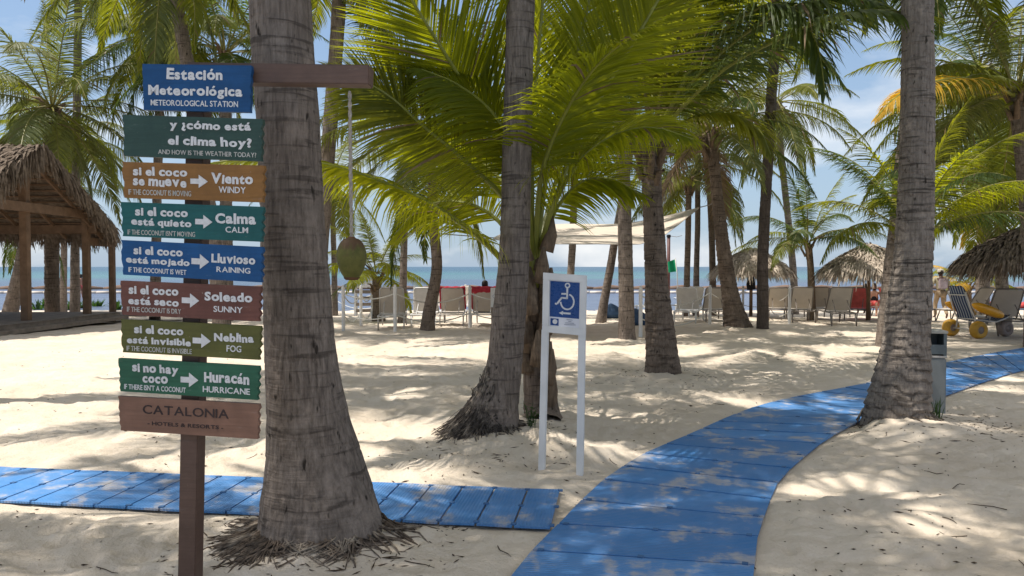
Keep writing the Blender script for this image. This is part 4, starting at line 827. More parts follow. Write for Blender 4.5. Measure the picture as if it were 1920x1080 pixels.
# ------------------------------------------------------------------ thatch
def thatch_strips(mb, p0, down, across, nrm, ln, w, rnd, curl=.06):
    d = (down + across * rnd.gauss(0, .22) + nrm * rnd.uniform(0, .16)).normalized(); s = d.cross(nrm).normalized(); s = (s + nrm * rnd.gauss(0, .4)).normalized()
    q = [p0, p0 + d * ln * .5 + nrm * curl * .5, p0 + d * ln + Vector((0, 0, -curl * 1.5))]
    mb.add([q[0] - s * w / 2, q[0] + s * w / 2, q[1] - s * w * .5, q[1] + s * w * .5, q[2] - s * w * .1, q[2] + s * w * .1], [(0, 1, 3, 2), (2, 3, 5, 4)])
def parasol(label, c, r, ztop, zeave, seed, mat='thatch_pale', n=2600, drop=.28, base=None):
    root = thing('thatched_parasol', label, 'parasol', Vector((c.x, c.y, Hs(c.x, c.y))), group='thatched parasols on the beach')
    o = root.location; rnd = random.Random(seed); mb = MB(); H = ztop - o.z; E = zeave - o.z
    prof = lambda u: H - (H - E) * (u ** 1.25 * .85 + .15 * u)
    mb.lathe((0, 0, 0), [(.02, H - .02)] + [(r * u, prof(u) - .03) for u in (.15, .35, .6, .85, .97)] + [(r * .9, E - .05), (.03, H - .25)], 28)
    for k in range(n):
        u = math.sqrt(rnd.random()) * .98 if k > n * .3 else rnd.uniform(.82, 1); a = rnd.uniform(0, 6.2832); e = Vector((math.cos(a), math.sin(a), 0)); t = Vector((-e.y, e.x, 0))
        sl = Vector((e.x * r, e.y * r, -(H - E))).normalized(); nr = Vector((e.x * (H - E), e.y * (H - E), r)).normalized()
        if u > .85: sl = (sl + Vector((0, 0, -rnd.uniform(.2, 1.2)))).normalized()
        thatch_strips(mb, e * r * u + Vector((0, 0, prof(u) + rnd.uniform(-.03, .05))), sl, t, nr, rnd.uniform(.2, .45) + (drop * rnd.uniform(.2, 1) if u > .85 else 0), rnd.uniform(.03, .06), rnd)
    mb.build('thatch', M[mat], root)
    mb = MB(); mb.tube([(0, 0, -.1), (0, 0, H * .5), (0, 0, H - .15)], [.065, .06, .055], 10); mb.build('pole', M['timber'], root, True)
    return root
par1 = parasol('small thatched parasol with black cloth hanging under it behind the black trunk', P(1408, 560, 28), 1.28, P(0, 464, 28).z, P(0, 503, 28).z, 1)
par2 = parasol('pale thatched parasol over the people in pink left of the grey trunk', P(1628, 585, 24.5), 1.42, P(0, 456, 24.5).z, P(0, 506, 24.5).z, 2)
par3 = parasol('large thatched parasol cut off by the right edge of the picture', P(1925, 610, 17), 1.35, P(0, 424, 17).z, P(0, 488, 17).z, 3, 'thatch')

# ------------------------------------------------------------------ pavilion
def pavilion():
    ex, yr, zr, ze = -12.2, 19.5, 4.72, 2.80; y0, y1, xw = 16.1, 22.9, -22.
    o = Vector((-12.7, 19.5, Hs(-12.7, 19.5))); root = thing('thatched_pavilion', 'open timber pavilion with shaggy thatched gable roof on a low deck', 'pavilion', o)
    mb = MB(o); rnd = random.Random(4)
    for (ya, yb) in ((yr, y0), (yr, y1)):
        mb.prism([(ex, ya, zr), (xw, ya, zr), (xw, yb, ze), (ex, yb, ze)], (0, 0, -.16))
    sl = {}
    for sgn in (-1, 1):
        dn = Vector((0, sgn * 3.4, -(zr - ze))).normalized(); nr = Vector((0, sgn * (zr - ze), 3.4)).normalized(); ac = Vector((1, 0, 0))
        for k in range(5200):
            u = rnd.random(); x = ex - abs(rnd.gauss(0, 3.2)) if k % 3 else rnd.uniform(ex - 9, ex)
            p = Vector((x, yr + sgn * 3.4 * u, zr + (ze - zr) * u + rnd.uniform(-.02, .1)))
            thatch_strips(mb, p, dn, ac, nr, rnd.uniform(.3, .55), rnd.uniform(.03, .055), rnd, .03)
        for k in range(2200):   # fringe along the gable edge and the eaves
            if k % 2:
                u = rnd.random(); p = Vector((ex + rnd.uniform(-.12, .06), yr + sgn * 3.4 * u, zr + (ze - zr) * u + rnd.uniform(-.15, .1)))
                thatch_strips(mb, p, Vector((.15, sgn * .35, -1)).normalized(), Vector((0, 1, 0)), Vector((1, 0, 0)), rnd.uniform(.3, .65), rnd.uniform(.03, .055), rnd, .03)
            else:
                p = Vector((rnd.uniform(ex - 8, ex), yr + sgn * 3.4, ze + rnd.uniform(-.15, .08)))
                thatch_strips(mb, p, Vector((0, sgn * .25, -1)).normalized(), ac, Vector((0, sgn, .2)), rnd.uniform(.3, .65), rnd.uniform(.03, .055), rnd, .03)
    mb.build('thatch_roof', M['thatch'], root)
    mb = MB(o)
    for sgn in (-1, 1):
        for k in range(14):
            u = (k + .5) / 14; mb.box((ex - 4.5, yr + sgn * 3.4 * u, zr + (ze - zr) * u - .26), (9, .05, .04))
        for k in range(8):
            x = ex - .35 - k * 1.1; mb.bar((x, yr, zr - .33), (x, yr + sgn * 3.4, ze - .33), .09, .06, (0, 0, 1))
    mb.build('rafters', M['timber'], root)
    for (x, y, zt, w) in ((-12.7, 19.5, 4.2, .19), (-12.7, 22.3, 3.0, .18), (-12.85, 24.0, 2.45, .16), (-12.7, 16.7, 3.0, .18), (-17.5, 22.3, 3.0, .18), (-17.5, 16.7, 3.0, .18), (-17.5, 19.5, 4.2, .18)):
        mb = MB(o); mb.bar((x, y, -.12), (x, y, zt), w, w, (1, 0, 0)); mb.build('post', M['timber'], root, bevel=.01)
    for a, b in (((-12.55, 16.5, 3.14), (-12.55, 22.5, 3.14)), ((-17.5, 16.5, 3.14), (-17.5, 22.5, 3.14)), ((-12.4, 22.3, 2.72), (-21, 22.3, 2.72)), ((-12.4, 16.7, 2.72), (-21, 16.7, 2.72)), ((-12.7, 22.4, 2.35), (-12.85, 24.2, 2.35))):
        mb = MB(o); mb.bar(a, b, .24, .1, (0, 0, 1)); mb.build('beam', M['timber'], root, bevel=.008)
    mb = MB(o)
    for k in range(42): mb.box((-17.1, 15.9 + k * .175, .17), (9.8, .168, .05))
    for y in (16, 19.5, 23): mb.box((-17.1, y, .02), (9.7, .12, .24))
    mb.box((-12.05, 19.5, .03), (.25, 7.4, .1)); mb.box((-12.22, 19.5, .09), (.04, 7.4, .2))
    mb.build('deck', M['deck'], root)
    mb = MB(o); 
    for k in range(12): mb.box((-11.95 + .0, 23.4 + k * .17, .06), (2.4, .16, .05))
    mb.build('walkway', M['deck'], root)
pavilion()

# ------------------------------------------------------------------ loungers
def make_lounger(frame='alumd', sling='sling', label='', loc=(0, 0, 0), rz=0, grp='sun loungers facing the sea', ang=57):
    root = thing('sun_lounger', label, 'sun lounger', loc, rz, grp)
    w = .33; zr = .36
    mb = MB()
    for s in (-1, 1): mb.tube([(s * w, 0.02, zr - .03), (s * w, .06, zr), (s * w, 1.9, zr), (s * w, 1.96, zr - .04)], .022, 8)
    for y in (.03, .78, 1.93): mb.tube([(-w, y, zr - .01), (w, y, zr - .01)], .018, 8)
    mb.build('frame', M[frame], root, True)
    for s in (-1, 1):
        for y, dy in ((.22, -.16), (1.65, .16)):
            mb = MB(); mb.tube([(s * w, y, zr), (s * w, y + dy * .8, .03), (s * w, y + dy, .0)], .02, 8); mb.tube([(s * w, y + dy * 1.15, zr - .02), (s * w, y + dy, 0)], .016, 8); mb.build('leg', M[frame], root, True)
    mb = MB(); mb.prism([(-w + .02, .8, zr + .02), (w - .02, .8, zr + .02), (w - .02, 1.93, zr + .02), (-w + .02, 1.93, zr + .02)], (0, 0, -.012)); mb.build('seat_sling', M[sling], root)
    a = R(ang); d = Vector((0, -math.cos(a), math.sin(a))); h = Vector((0, .78, zr + .03)); n = Vector((0, math.sin(a), math.cos(a)))
    bk = MB(); pts = [(-w + .02, .03), (w - .02, .03), (w - .04, .8), (-w + .04, .8)]
    gx, gy = 6, 6
    g = []
    for j in range(gy + 1):
        for i in range(gx + 1):
            ww = (w - .02) - .03 * j / gy; x = -ww + 2 * ww * i / gx; s_ = .03 + .77 * j / gy; sag = .035 * math.sin(math.pi * i / gx) * math.sin(math.pi * (.2 + .8 * j / gy))
            g.append(h + Vector((x, 0, 0)) + d * s_ - n * sag)
    m_ = gx + 1; fs = [(j * m_ + i, j * m_ + i + 1, (j + 1) * m_ + i + 1, (j + 1) * m_ + i) for j in range(gy) for i in range(gx)]
    bk.add(g, fs); bk.add([p - n * .012 for p in g], [tuple(reversed(f)) for f in fs])
    bo = bk.build('backrest', M[sling], root, True)
    fb = MB(); fb.tube([h + Vector((-w, 0, 0)), h + Vector((-w + .03, 0, 0)) + d * .78, h + Vector((-w + .08, 0, 0)) + d * .83, h + Vector((w - .08, 0, 0)) + d * .83, h + Vector((w - .03, 0, 0)) + d * .78, h + Vector((w, 0, 0))], .02, 8); fb.build('backrest_frame', M[frame], bo, True)
    for s in (-1, 1): st = MB(); st.tube([h + Vector((s * w * .6, 0, 0)) + d * .4 - n * .01, (s * w * .6, .15, zr)], .012, 6); st.build('prop', M[frame], root)
    return root
def at(px, py): p = ground(px, py); return p
lgA = make_lounger('alum', 'sling', 'taupe sling lounger with white frame behind the first white rope posts', at(733, 622), R(6))
lgB = make_lounger('white', 'slingw', 'white plastic lounger left of the bowed palm trunk', at(792, 615), R(-4))
lgC = make_lounger('alumd', 'sling', 'taupe lounger with its foot out of sight left of the pink group', at(1584, 614), R(-9))
dup(lgA, at(846, 614), R(0), 'taupe lounger edged all round by a red towel')
dup(lgA, at(905, 615), R(-3), 'taupe lounger with a red towel over the top and a dark haired guest')
dup(lgB, at(1283, 607), R(-22), 'white lounger in the sun right of the stout ringed palm')
dup(lgC, at(1345, 606), R(-6), 'taupe lounger left of the leaning wide based palm')
dup(lgC, at(1462, 602), R(-14), 'dark lounger with white leg just right of the black trunk')
dup(lgC, at(1508, 607), R(-14), 'taupe lounger right of the last white rope post')
dup(lgC, at(1538, 602), R(-16), 'dark lounger in the middle of the row right of the black trunk')
dup(lgC, at(1904, 634), R(-12), 'taupe lounger at the right edge beside the beach wheelchair')
dup(lgC, at(1870, 610), R(20), 'lounger seen from its side between beach wheelchair and white banded palm')
dup(lgB, at(866, 592), R(-4), 'white lounger beyond the red towelled loungers')
dup(lgB, at(828, 590), R(3), 'white lounger half hidden by the bowed palm trunk')
dup(lgB, at(1236, 598), R(6), 'white lounger behind the stout ringed palm')
dup(lgB, at(1310, 595), R(4), 'white lounger at the back left of the leaning wide based palm')
dup(lgB, at(64, 572), R(50), 'white lounger seen below the pavilion roof behind the low plants')
dup(lgB, at(120, 570), R(60), 'white lounger in the sun right of the pavilion twin palms')
def towel(label, lounger_xy, rz, full):
    mb = MB(); w = .345; h = Vector((0, .78, .39)); a = R(57); d = Vector((0, -math.cos(a), math.sin(a))); n = Vector((0, math.sin(a), math.cos(a)))
    rnd = random.Random(3); g = []; m_ = 13
    prof = [(-.016, .45 if full else .64), (-.03, .74), (-.03, .855), (.0, .875), (.035, .86), (.035, .5), (.035, .05)]
    for off, s_ in prof:
        for i in range(m_):
            x = (-w - .03) + (2 * w + .06) * i / (m_ - 1); g.append(h + Vector((x, 0, 0)) + d * (s_ + .012 * math.sin(i * 1.7 + off * 30)) + n * (off + .004 * math.sin(i * 2.3)))
    k0 = 2 if full else 0
    fs = [(j * m_ + i, j * m_ + i + 1, (j + 1) * m_ + i + 1, (j + 1) * m_ + i) for j in range(k0, len(prof) - 1) for i in range(m_ - 1)]
    mb.add(g, fs)
    for s in (-1, 1):
        e = [h + Vector((s * (w + .012 + .012 * math.sin(k)), 0, 0)) + d * (.1 + k * .095) - n * .02 for k in range(9)]
        mb.tube(e, [.018 + .005 * math.sin(k * 2) for k in range(9)], 6)
    o = mb.build('towel', M['red'], None, True); o.location = lounger_xy; o.rotation_euler = (0, 0, rz); tag(o, label, 'towel'); return o
towel('red towel edging the taupe lounger right of the bowed palm', at(846, 614), 0, True)
towel('red towel folded over the lounger of the dark haired guest', at(905, 615), R(-3), False)

# ------------------------------------------------------------------ rope fences
def rope_fence(label, posts, spans):
    base = ground(*posts[0]); root = thing('rope_fence', label, 'fence', base); pp = []
    for (x, y) in posts:
        p = ground(x, y); pp.append(p); mb = MB(base); h = 1.12
        mb.lathe(p, [(.045, -.1), (.045, h - .06), (.05, h - .05), (.05, h - .02), (.03, h), (.035, h + .02), (.03, h + .045), (.001, h + .055)], 12); mb.build('post', M['white'], root, True)
    for i, j in spans:
        for z, sg in ((.95, .16), (.42, .14)):
            a, b = pp[i] + Vector((0, 0, z)), pp[j] + Vector((0, 0, z)); L = (b - a).length; mb = MB(base); sg_ = min(.3, sg * L / 1.6)
            mb.tube([a.lerp(b, t) + Vector((0, 0, -sg_ * 4 * t * (1 - t))) for t in np.linspace(0, 1, 13)], .016, 6); mb.build('rope', M['rope'], root, True)
rope_fence('white post and rope fence round the loungers left of the wheelchair sign', [(620, 590), (632, 580), (644, 623), (677, 611), (698, 600), (720, 590), (741, 625), (881, 616), (777, 588), (1000, 620)], [(0, 1), (1, 5), (5, 4), (4, 3), (3, 2), (2, 6), (6, 7), (7, 9), (5, 8)])
rope_fence('white post and rope fence in front of the loungers right of the stout ringed palm', [(1201, 634), (1331, 609), (1393, 592), (1440, 592), (1480, 608), (1345, 572)], [(0, 1), (1, 2), (2, 3), (3, 4), (2, 5)])

# ------------------------------------------------------------------ lifeguard chair, notice, flag, sail, boom
def lifeguard():
    b = ground(688, 592); root = thing('lifeguard_chair', 'white slatted lifeguard chair beside the small yellow green palm', 'lifeguard chair', b, R(8)); s = .42
    H = 1.55
    for x in (-s, s):
        for y in (-.4, .4):
            mb = MB(); mb.bar((x, y * 1.3, -.1), (x, y * .8, 1.1 if y < 0 else 1.1), .07, .07); mb.build('leg', M['white'], root)
    mb = MB()
    for k in range(5): mb.box((0, -.36 - .02 * 0, 1.12 + k * .12), (.86, .025, .09))
    mb.build('backrest', M['white'], root)
    mb = MB(); mb.box((0, 0, 1.1), (.9, .8, .04)); mb.build('seat', M['white'], root)
    mb = MB()
    for k in range(4): mb.box((0, -.47 + k * .03, .2 + k * .24), (.84, .025, .12))
    mb.build('slats', M['deck'], root)
lifeguard()
nb = ground(936, 618); ntc = thing('notice_board', 'white notice board with a heart half hidden behind the dark rooted palm', 'notice board', nb)
mb = MB(); mb.box((0, 0, .86), (.46, .03, .52)); mb.build('panel', M['white'], ntc, bevel=.005)
for x in (-.19, .19): mb = MB(); mb.bar((x, .03, -.1), (x, .03, .62), .05, .035, (1, 0, 0)); mb.build('leg', M['deck'], ntc)
mb = MB(); hp = [(.07 * 16 * math.sin(t) ** 3 / 16 - .1, -.017, .88 + .07 * (13 * math.cos(t) - 5 * math.cos(2 * t) - 2 * math.cos(3 * t) - math.cos(4 * t)) / 16) for t in np.linspace(0, 2 * math.pi, 24)]
mb.tube(hp, .006, 4); mb.tube([(-.0 + .02 * k, -.017, .86 + .03 * math.sin(k * 1.6)) for k in range(10)], .005, 4)
mb.box((-.0, -.0165, .74), (.3, .003, .012)); mb.box((0, -.0165, .70), (.22, .003, .012)); mb.build('lettering', M['grey'], ntc)
fp = ground(1253, 585); fl = thing('lamp_pole', 'maroon pole with black cap rising behind the stout ringed palm', 'pole', fp)
fz = P(0, 440, fp.y).z - fp.z
mb = MB(); mb.tube([(0, 0, -.2), (0, 0, fz - .12)], .075, 12); mb.build('pole', M['dpole'], fl, True)
mb = MB(); mb.lathe((0, 0, fz - .12), [(.09, 0), (.1, .06), (.08, .12), (.001, .13)], 12); mb.build('cap', M['dark'], fl, True)
mb = MB(); mb.tube([(0, 0, fz - .05), (.35, 0, fz - .1), (.6, 0, fz - .04)], .012, 6); mb.build('arm', M['alumd'], fl)
ff = thing('green_flag', 'green flag on a slanted white stick beside the maroon pole', 'flag', ground(1272, 590)); fy = ff.location.y
q = lambda x, y: P(x, y, fy) - ff.location
mb = MB(); mb.tube([q(1272, 596), q(1270, 515), q(1266, 484)], .022, 8); mb.build('stick', M['white'], ff, True)
mb = MB(); g = []
for j in range(5):
    for i in range(7):
        u, v = i / 6, j / 4; p = q(1266.5 - u * 15 + v * 2, 486 + u * 5 + v * (23 - u * 3)); g.append(p + Vector((0, .05 * math.sin(u * 6), 0)))
fs = [(j * 7 + i, j * 7 + i + 1, (j + 1) * 7 + i + 1, (j + 1) * 7 + i) for j in range(4) for i in range(6)]
mb.add(g, fs); mb.add([p + Vector((0, .006, 0)) for p in g], [tuple(reversed(f)) for f in fs]); mb.build('cloth', M['flag'], ff, True)
def sail():
    top = [(925, 446, 20), (960, 430, 21), (1000, 424, 22), (1060, 420, 22.5), (1160, 420, 22.5), (1235, 408, 22), (1311, 389, 21)]
    bot = [(925, 449, 20), (960, 455, 17.5), (1000, 458, 16.8), (1040, 458, 16), (1120, 458, 16.5), (1225, 452, 18), (1311, 391, 21)]
    A = [P(*p) for p in top]; B = [P(*p) for p in bot]; A = [Vector(v) for v in cr(A, 25)]; B = [Vector(v) for v in cr(B, 25)]
    o = A[0].copy(); o.z = Hs(o.x, o.y); mb = MB(o); g = []; m_ = 9
    for i in range(25):
        for j in range(m_): t = j / (m_ - 1); g.append(A[i].lerp(B[i], t) + Vector((0, 0, -.10 * math.sin(math.pi * t) * math.sin(math.pi * i / 24))))
    fs = [(i * m_ + j, i * m_ + j + 1, (i + 1) * m_ + j + 1, (i + 1) * m_ + j) for i in range(24) for j in range(m_ - 1)]
    mb.add(g, fs); mb.add([p + Vector((0, 0, .008)) for p in g], [tuple(reversed(f)) for f in fs])
    root = thing('shade_sail', 'cream shade sail stretched between palms beyond the wheelchair sign', 'shade sail', o)
    mb.build('canvas', M['sail'], root, True)
    for a_ in ([A[-1], P(1332, 384, 20.5), P(1345, 372, 20)], [A[0], P(820, 438, 19)]): mb = MB(o); mb.tube(a_, .014, 6); mb.build('cord', M['alumd'], root)
sail()
mb = MB(); rnd = random.Random(8)
for k in range(140):
    x = -70 + k; mb.tube([(x + .03, 57.5 + .15 * math.sin(x * .2), -.40), (x + .97, 57.5 + .15 * math.sin((x + 1) * .2), -.40)], .13, 8)
tag(mb.build('floating_boom', M['boom'], None, True), 'long pale floating boom lying across the water beyond the loungers', 'boom')
mb = MB()
for k in range(60):
    x = -95 + k * 3.2; mb.tube([(x, 68 + rnd.uniform(-.5, .5), -.44), (x + 1.7, 68 + rnd.uniform(-.5, .5), -.36), (x + 3.3, 68, -.44)], [.18, .3, .18], 8)
tag(mb.build('seaweed_bank', M['weed'], None, True), kind='stuff', label='brown bank of seaweed drifting just beyond the floating boom', cat='seaweed')

# ------------------------------------------------------------------ bean bags, white chairs, kayak, cloth
def bean(label, p, s, seed):
    rnd = random.Random(seed); root_p = Vector((p.x, p.y, Hs(p.x, p.y))); mb = MB(); n = 20; prof = [(.001, 0), (.38, 0), (.46, .1), (.44, .22), (.34, .36), (.22, .52), (.12, .66), (.03, .74), (.001, .75)]
    mb.lathe((0, 0, 0), prof, n)
    for v in mb.v:
        k = 1 + .12 * noise.noise(v * 4 + Vector((seed, 0, 0))); v.x *= k; v.y *= k; v.x -= v.z * .25
    o = mb.build('bean_bag', M['bean'], None, True); o.location = root_p; o.scale = (s * 1.15, s, s * .72); tag(o, label, 'bean bag', 'blue bean bags on the sand')
bean('dark blue bean bag left of the smooth grey palm trunk', ground(1156, 597), .95, 1)
bean('blue grey bean bag between the smooth grey palm and the stout ringed palm', ground(1203, 610), .9, 2)
def adir(label, p, rz, first=[None]):
    if first[0]: return dup(first[0], p, rz, label)
    r = thing('white_chair', label, 'chair', p, rz, 'tall backed white chairs near the water'); first[0] = r
    mb = MB()
    for k in range(5): mb.bar((-.24 + k * .12, -.02, .3), (-.27 + k * .135, -.34, 1.22 - abs(k - 2) * .05), .1, .02, (1, 0, 0))
    mb.build('backrest', M['white'], r)
    mb = MB()
    for k in range(5): mb.box((0, .05 + k * .11, .36 - .0 * k), (.56, .095, .022))
    mb.build('seat', M['white'], r)
    for x in (-.3, .3):
        mb = MB(); mb.box((x, .2, .6), (.11, .7, .025)); mb.build('armrest', M['white'], r)
        for y in (-.12, .5): mb = MB(); mb.box((x, y, .29), (.035, .09, .6)); mb.build('leg', M['white'], r)
    return r
adir('tall white chair left of the slender palm by the shade sail tip', ground(1277, 577), 0)
adir('tall white chair between the two slender palms by the sail tip', ground(1298, 577), .1)
adir('tall white chair right of the slender palms by the sail tip', ground(1320, 577), -.1)
adir('tall white chair behind the red towelled loungers', ground(872, 585), .1)
def kayak():
    p = ground(1890, 560); p = P(1890, 556, 36); p.z = -.46; mb = MB(); n = 10; st = np.linspace(-1, 1, 15); vs = []
    for t in st:
        w = .36 * (1 - abs(t) ** 2.4) + .01; h = .26 + .1 * t * t
        for k in range(n): a = 2 * math.pi * k / n; vs.append((t * 1.5, math.cos(a) * w, h * .6 + math.sin(a) * h * .55 + .12 * t * t))
    mb.add(vs, [(i * n + k, i * n + (k + 1) % n, (i + 1) * n + (k + 1) % n, (i + 1) * n + k) for i in range(14) for k in range(n)] + [tuple(range(n)), tuple(14 * n + k for k in range(n))])
    o = mb.build('kayak', M['orange'], None, True); o.location = p; tag(o, 'red kayak lying at the water behind the right hand lounger', 'kayak')
kayak()
mb = MB(); pc = P(1408, 512, 27.8)
mb.tube([pc, pc + Vector((0, 0, -.18)), pc + Vector((0, 0, -.42)), pc + Vector((.02, 0, -.62))], [.03, .13, .17, .16], 8)
o = mb.build('hanging_cloth', M['dark'], None, True); tag(o, 'black cloth hanging under the small thatched parasol', 'cloth')

# ------------------------------------------------------------------ beach wheelchair
def wheelchair():
    b = P(1808, 630, 17.05); b.z = Hs(b.x, b.y); root = thing('beach_wheelchair', 'beach wheelchair with fat yellow wheels and floats and striped canvas seat', 'beach wheelchair', b, R(-74))
    def wheel(c, r, w, m):
        mb = MB(); a = (1, 0, 0); pr = [(r * .42, -w * .36), (r * .7, -w * .5), (r * .9, -w * .4), (r * .99, -w * .18), (r, 0), (r * .99, w * .18), (r * .9, w * .4), (r * .7, w * .5), (r * .42, w * .36)]
        mb.lathe(c, pr, 28, a); o = mb.build('wheel', M[m], root, True)
        mb = MB(); mb.lathe(c, [(.001, -w * .36), (r * .42, -w * .34), (r * .44, 0), (r * .42, w * .34), (.001, w * .36)], 20, a); mb.build('hub', M['greyr'], o, True)
    wheel((-.37, 0, .2), .2, .2, 'tyre'); wheel((.37, 0, .2), .2, .2, 'tyre'); wheel((0.05, 1.15, .18), .18, .18, 'greyr')
    mb = MB(); mb.tube([(-.4, 0, .2), (.4, 0, .2)], .018, 8)
    for s in (-1, 1):
        mb.tube([(s * .22, 0, .2), (s * .24, .05, .44), (s * .24, -.05, .6), (s * .23, -.24, 1.05)], .018, 8)
        mb.tube([(s * .24, .05, .42), (s * .24, .65, .36), (s * .16, 1.0, .42), (s * .06, 1.25, .52)], .018, 8)
        mb.tube([(s * .24, .45, .38), (s * .33, .4, .62)], .014, 8)
    mb.tube([(-.24, .05, .43), (.24, .05, .43)], .016, 8); mb.tube([(.05, 1.15, .18), (.0, 1.05, .44)], .016, 8); mb.tube([(-.25, -.22, .98), (.25, -.22, .98)], .014, 8)
    mb.build('frame', M['alum'], root, True)
    def sheet(name, prof, w):
        mb = MB(); g = []
        for (y, z, k) in prof:
            for i in range(9): x = -w * k + 2 * w * k * i / 8; g.append((x, y - .0, z - .02 * math.sin(math.pi * i / 8)))
        fs = [(j * 9 + i, j * 9 + i + 1, (j + 1) * 9 + i + 1, (j + 1) * 9 + i) for j in range(len(prof) - 1) for i in range(8)]
        mb.add(g, fs); mb.add([Vector(p) + Vector((0, -.012, -.012)) for p in g], [tuple(reversed(f)) for f in fs]); mb.build(name, M['stripe'], root, True)
    sheet('seat_back', [(.08, .42, 1), (.0, .62, 1), (-.12, .85, .98), (-.2, 1.05, .95), (-.25, 1.16, .8), (-.27, 1.2, .5)], .23)
    sheet('seat', [(.08, .42, 1), (.4, .38, 1), (.66, .36, 1), (.92, .42, .8), (1.2, .52, .6)], .23)
    for s in (-1, 1):
        mb = MB(); a = Vector((s * .36, -.18, .78)); c = Vector((s * .36, .72, .50)); d = (c - a)
        mb.tube([a + d * t for t in (0, .06, .16, .3, .55, .72, .86, .95, 1)], [.015, .05, .085, .105, .108, .105, .09, .06, .02], 14); mb.build('float', M['yellow'], root, True)
wheelchair()

# ------------------------------------------------------------------ people
def skin(verts, edges, rad, lev=2):
    me = bpy.data.meshes.new('s'); me.from_pydata([Vector(v) for v in verts], edges, []); o = bpy.data.objects.new('s', me); COL.objects.link(o)
    m = o.modifiers.new('k', 'SKIN'); o.modifiers.new('u', 'SUBSURF').levels = lev; m.use_smooth_shade = True
    for i, r in enumerate(rad):
        d = me.skin_vertices[0].data[i]; d.radius = r if hasattr(r, '__len__') else (r, r)
    me.skin_vertices[0].data[0].use_root = True
    e = eval_mesh(o); bpy.data.objects.remove(o); return e
def person(label, loc, rz, J, skinm, clothes, hairlen=.0, cap=None, hair=True):
    """J: joint dict in metres, y forward.  clothes: (name, chain list, radius scale, material)"""
    root = thing('person', label, 'person', loc, rz)
    names = ['pelvis', 'waist', 'chest', 'neck', 'shl', 'ell', 'wrl', 'hal', 'shr', 'elr', 'wrr', 'har', 'hil', 'knl', 'anl', 'tol', 'hir', 'knr', 'anr', 'tor', 'headb']
    rad = dict(pelvis=(.15, .11), waist=(.125, .095), chest=(.15, .105), neck=.052, headb=.05, hil=.085, hir=.085, knl=.056, knr=.056, anl=.038, anr=.038, tol=.03, tor=.03, shl=.055, shr=.055, ell=.04, elr=.04, wrl=.028, wrr=.028, hal=.022, har=.022)
    E = [('pelvis', 'waist'), ('waist', 'chest'), ('chest', 'neck'), ('neck', 'headb'), ('chest', 'shl'), ('shl', 'ell'), ('ell', 'wrl'), ('wrl', 'hal'), ('chest', 'shr'), ('shr', 'elr'), ('elr', 'wrr'), ('wrr', 'har'), ('pelvis', 'hil'), ('hil', 'knl'), ('knl', 'anl'), ('anl', 'tol'), ('pelvis', 'hir'), ('hir', 'knr'), ('knr', 'anr'), ('anr', 'tor')]
    hd = Vector(J['head']); J['headb'] = tuple(hd - Vector((0, 0, .05)))
    ix = {n: i for i, n in enumerate(names)}
    body = MB(); body.mesh(skin([J[n] for n in names], [(ix[a], ix[b]) for a, b in E], [rad[n] for n in names]))
    prof = [(.001, -.125), (.045, -.115), (.068, -.07), (.078, 0), (.076, .05), (.055, .1), (.001, .122)]
    b0 = len(body.v); body.lathe(hd, prof, 16)
    for v in body.v[b0:]: v.y = hd.y + (v.y - hd.y) * 1.2
    body.lathe(hd + Vector((0, .088, -.02)), [(.001, .03), (.008, .01), (.014, -.012), (.001, -.02)], 8)
    for s in (-1, 1): body.lathe(hd + Vector((s * .078, 0, -.015)), [(.001, .03), (.012, .015), (.014, -.01), (.001, -.03)], 8)
    for h, w in (('hal', 'wrl'), ('har', 'wrr')):
        p, q_ = Vector(J[h]), Vector(J[w]); d = (p - q_).normalized(); s = d.cross(Vector((0, 1, 0)) if abs(d.y) < .9 else Vector((1, 0, 0))).normalized(); u = d.cross(s)
        for k, (l, o_) in enumerate(((.06, -.028), (.075, -.01), (.07, .01), (.055, .027))):
            a = p + s * o_; body.tube([a - d * .02, a + d * l * .5, a + d * l * .8 + u * .015, a + d * l + u * .03], [.009, .0085, .008, .005], 6)
        body.tube([p - d * .05 + s * .02, p - d * .01 + s * .045 + u * .01, p + d * .025 + s * .05 + u * .02], [.011, .0095, .006], 6)
    body.build('body', M[skinm], root, True)
    for nm, ch, k, mt in clothes:
        used = [];
        for a, b in ch:
            for z in (a, b):
                if z not in used: used.append(z)
        pos = [J[z] if z in J else z for z in used]; rr = []
        for z in used:
            r = rad[z]; rr.append(tuple(x * k + .008 for x in r) if hasattr(r, '__len__') else r * k + .008)
        mb = MB(); mb.mesh(skin(pos, [(used.index(a), used.index(b)) for a, b in ch], rr)); mb.build(nm, M[mt], root, True)
    if hair:
        mb = MB(); mb.lathe(hd + Vector((0, -.012, .02)), [(.06, -.06 - hairlen), (.088, -.05), (.092, .0), (.086, .06), (.06, .1), (.001, .118)], 16)
        for v in mb.v: v.y = hd.y - .012 + (v.y - hd.y + .012) * 1.15
        mb.build('hair', M['hair'], root, True)
    if cap:
        mb = MB(); mb.lathe(hd + Vector((0, 0, .035)), [(.108, -.01), (.11, .04), (.085, .088), (.001, .112)], 16); mb.prism([hd + Vector((x, y, .037)) for x, y in ((-.08, .06), (.08, .06), (.07, .17), (0, .19), (-.07, .17))], (0, 0, .01)); mb.build('cap', M[cap], root, True)
    return root
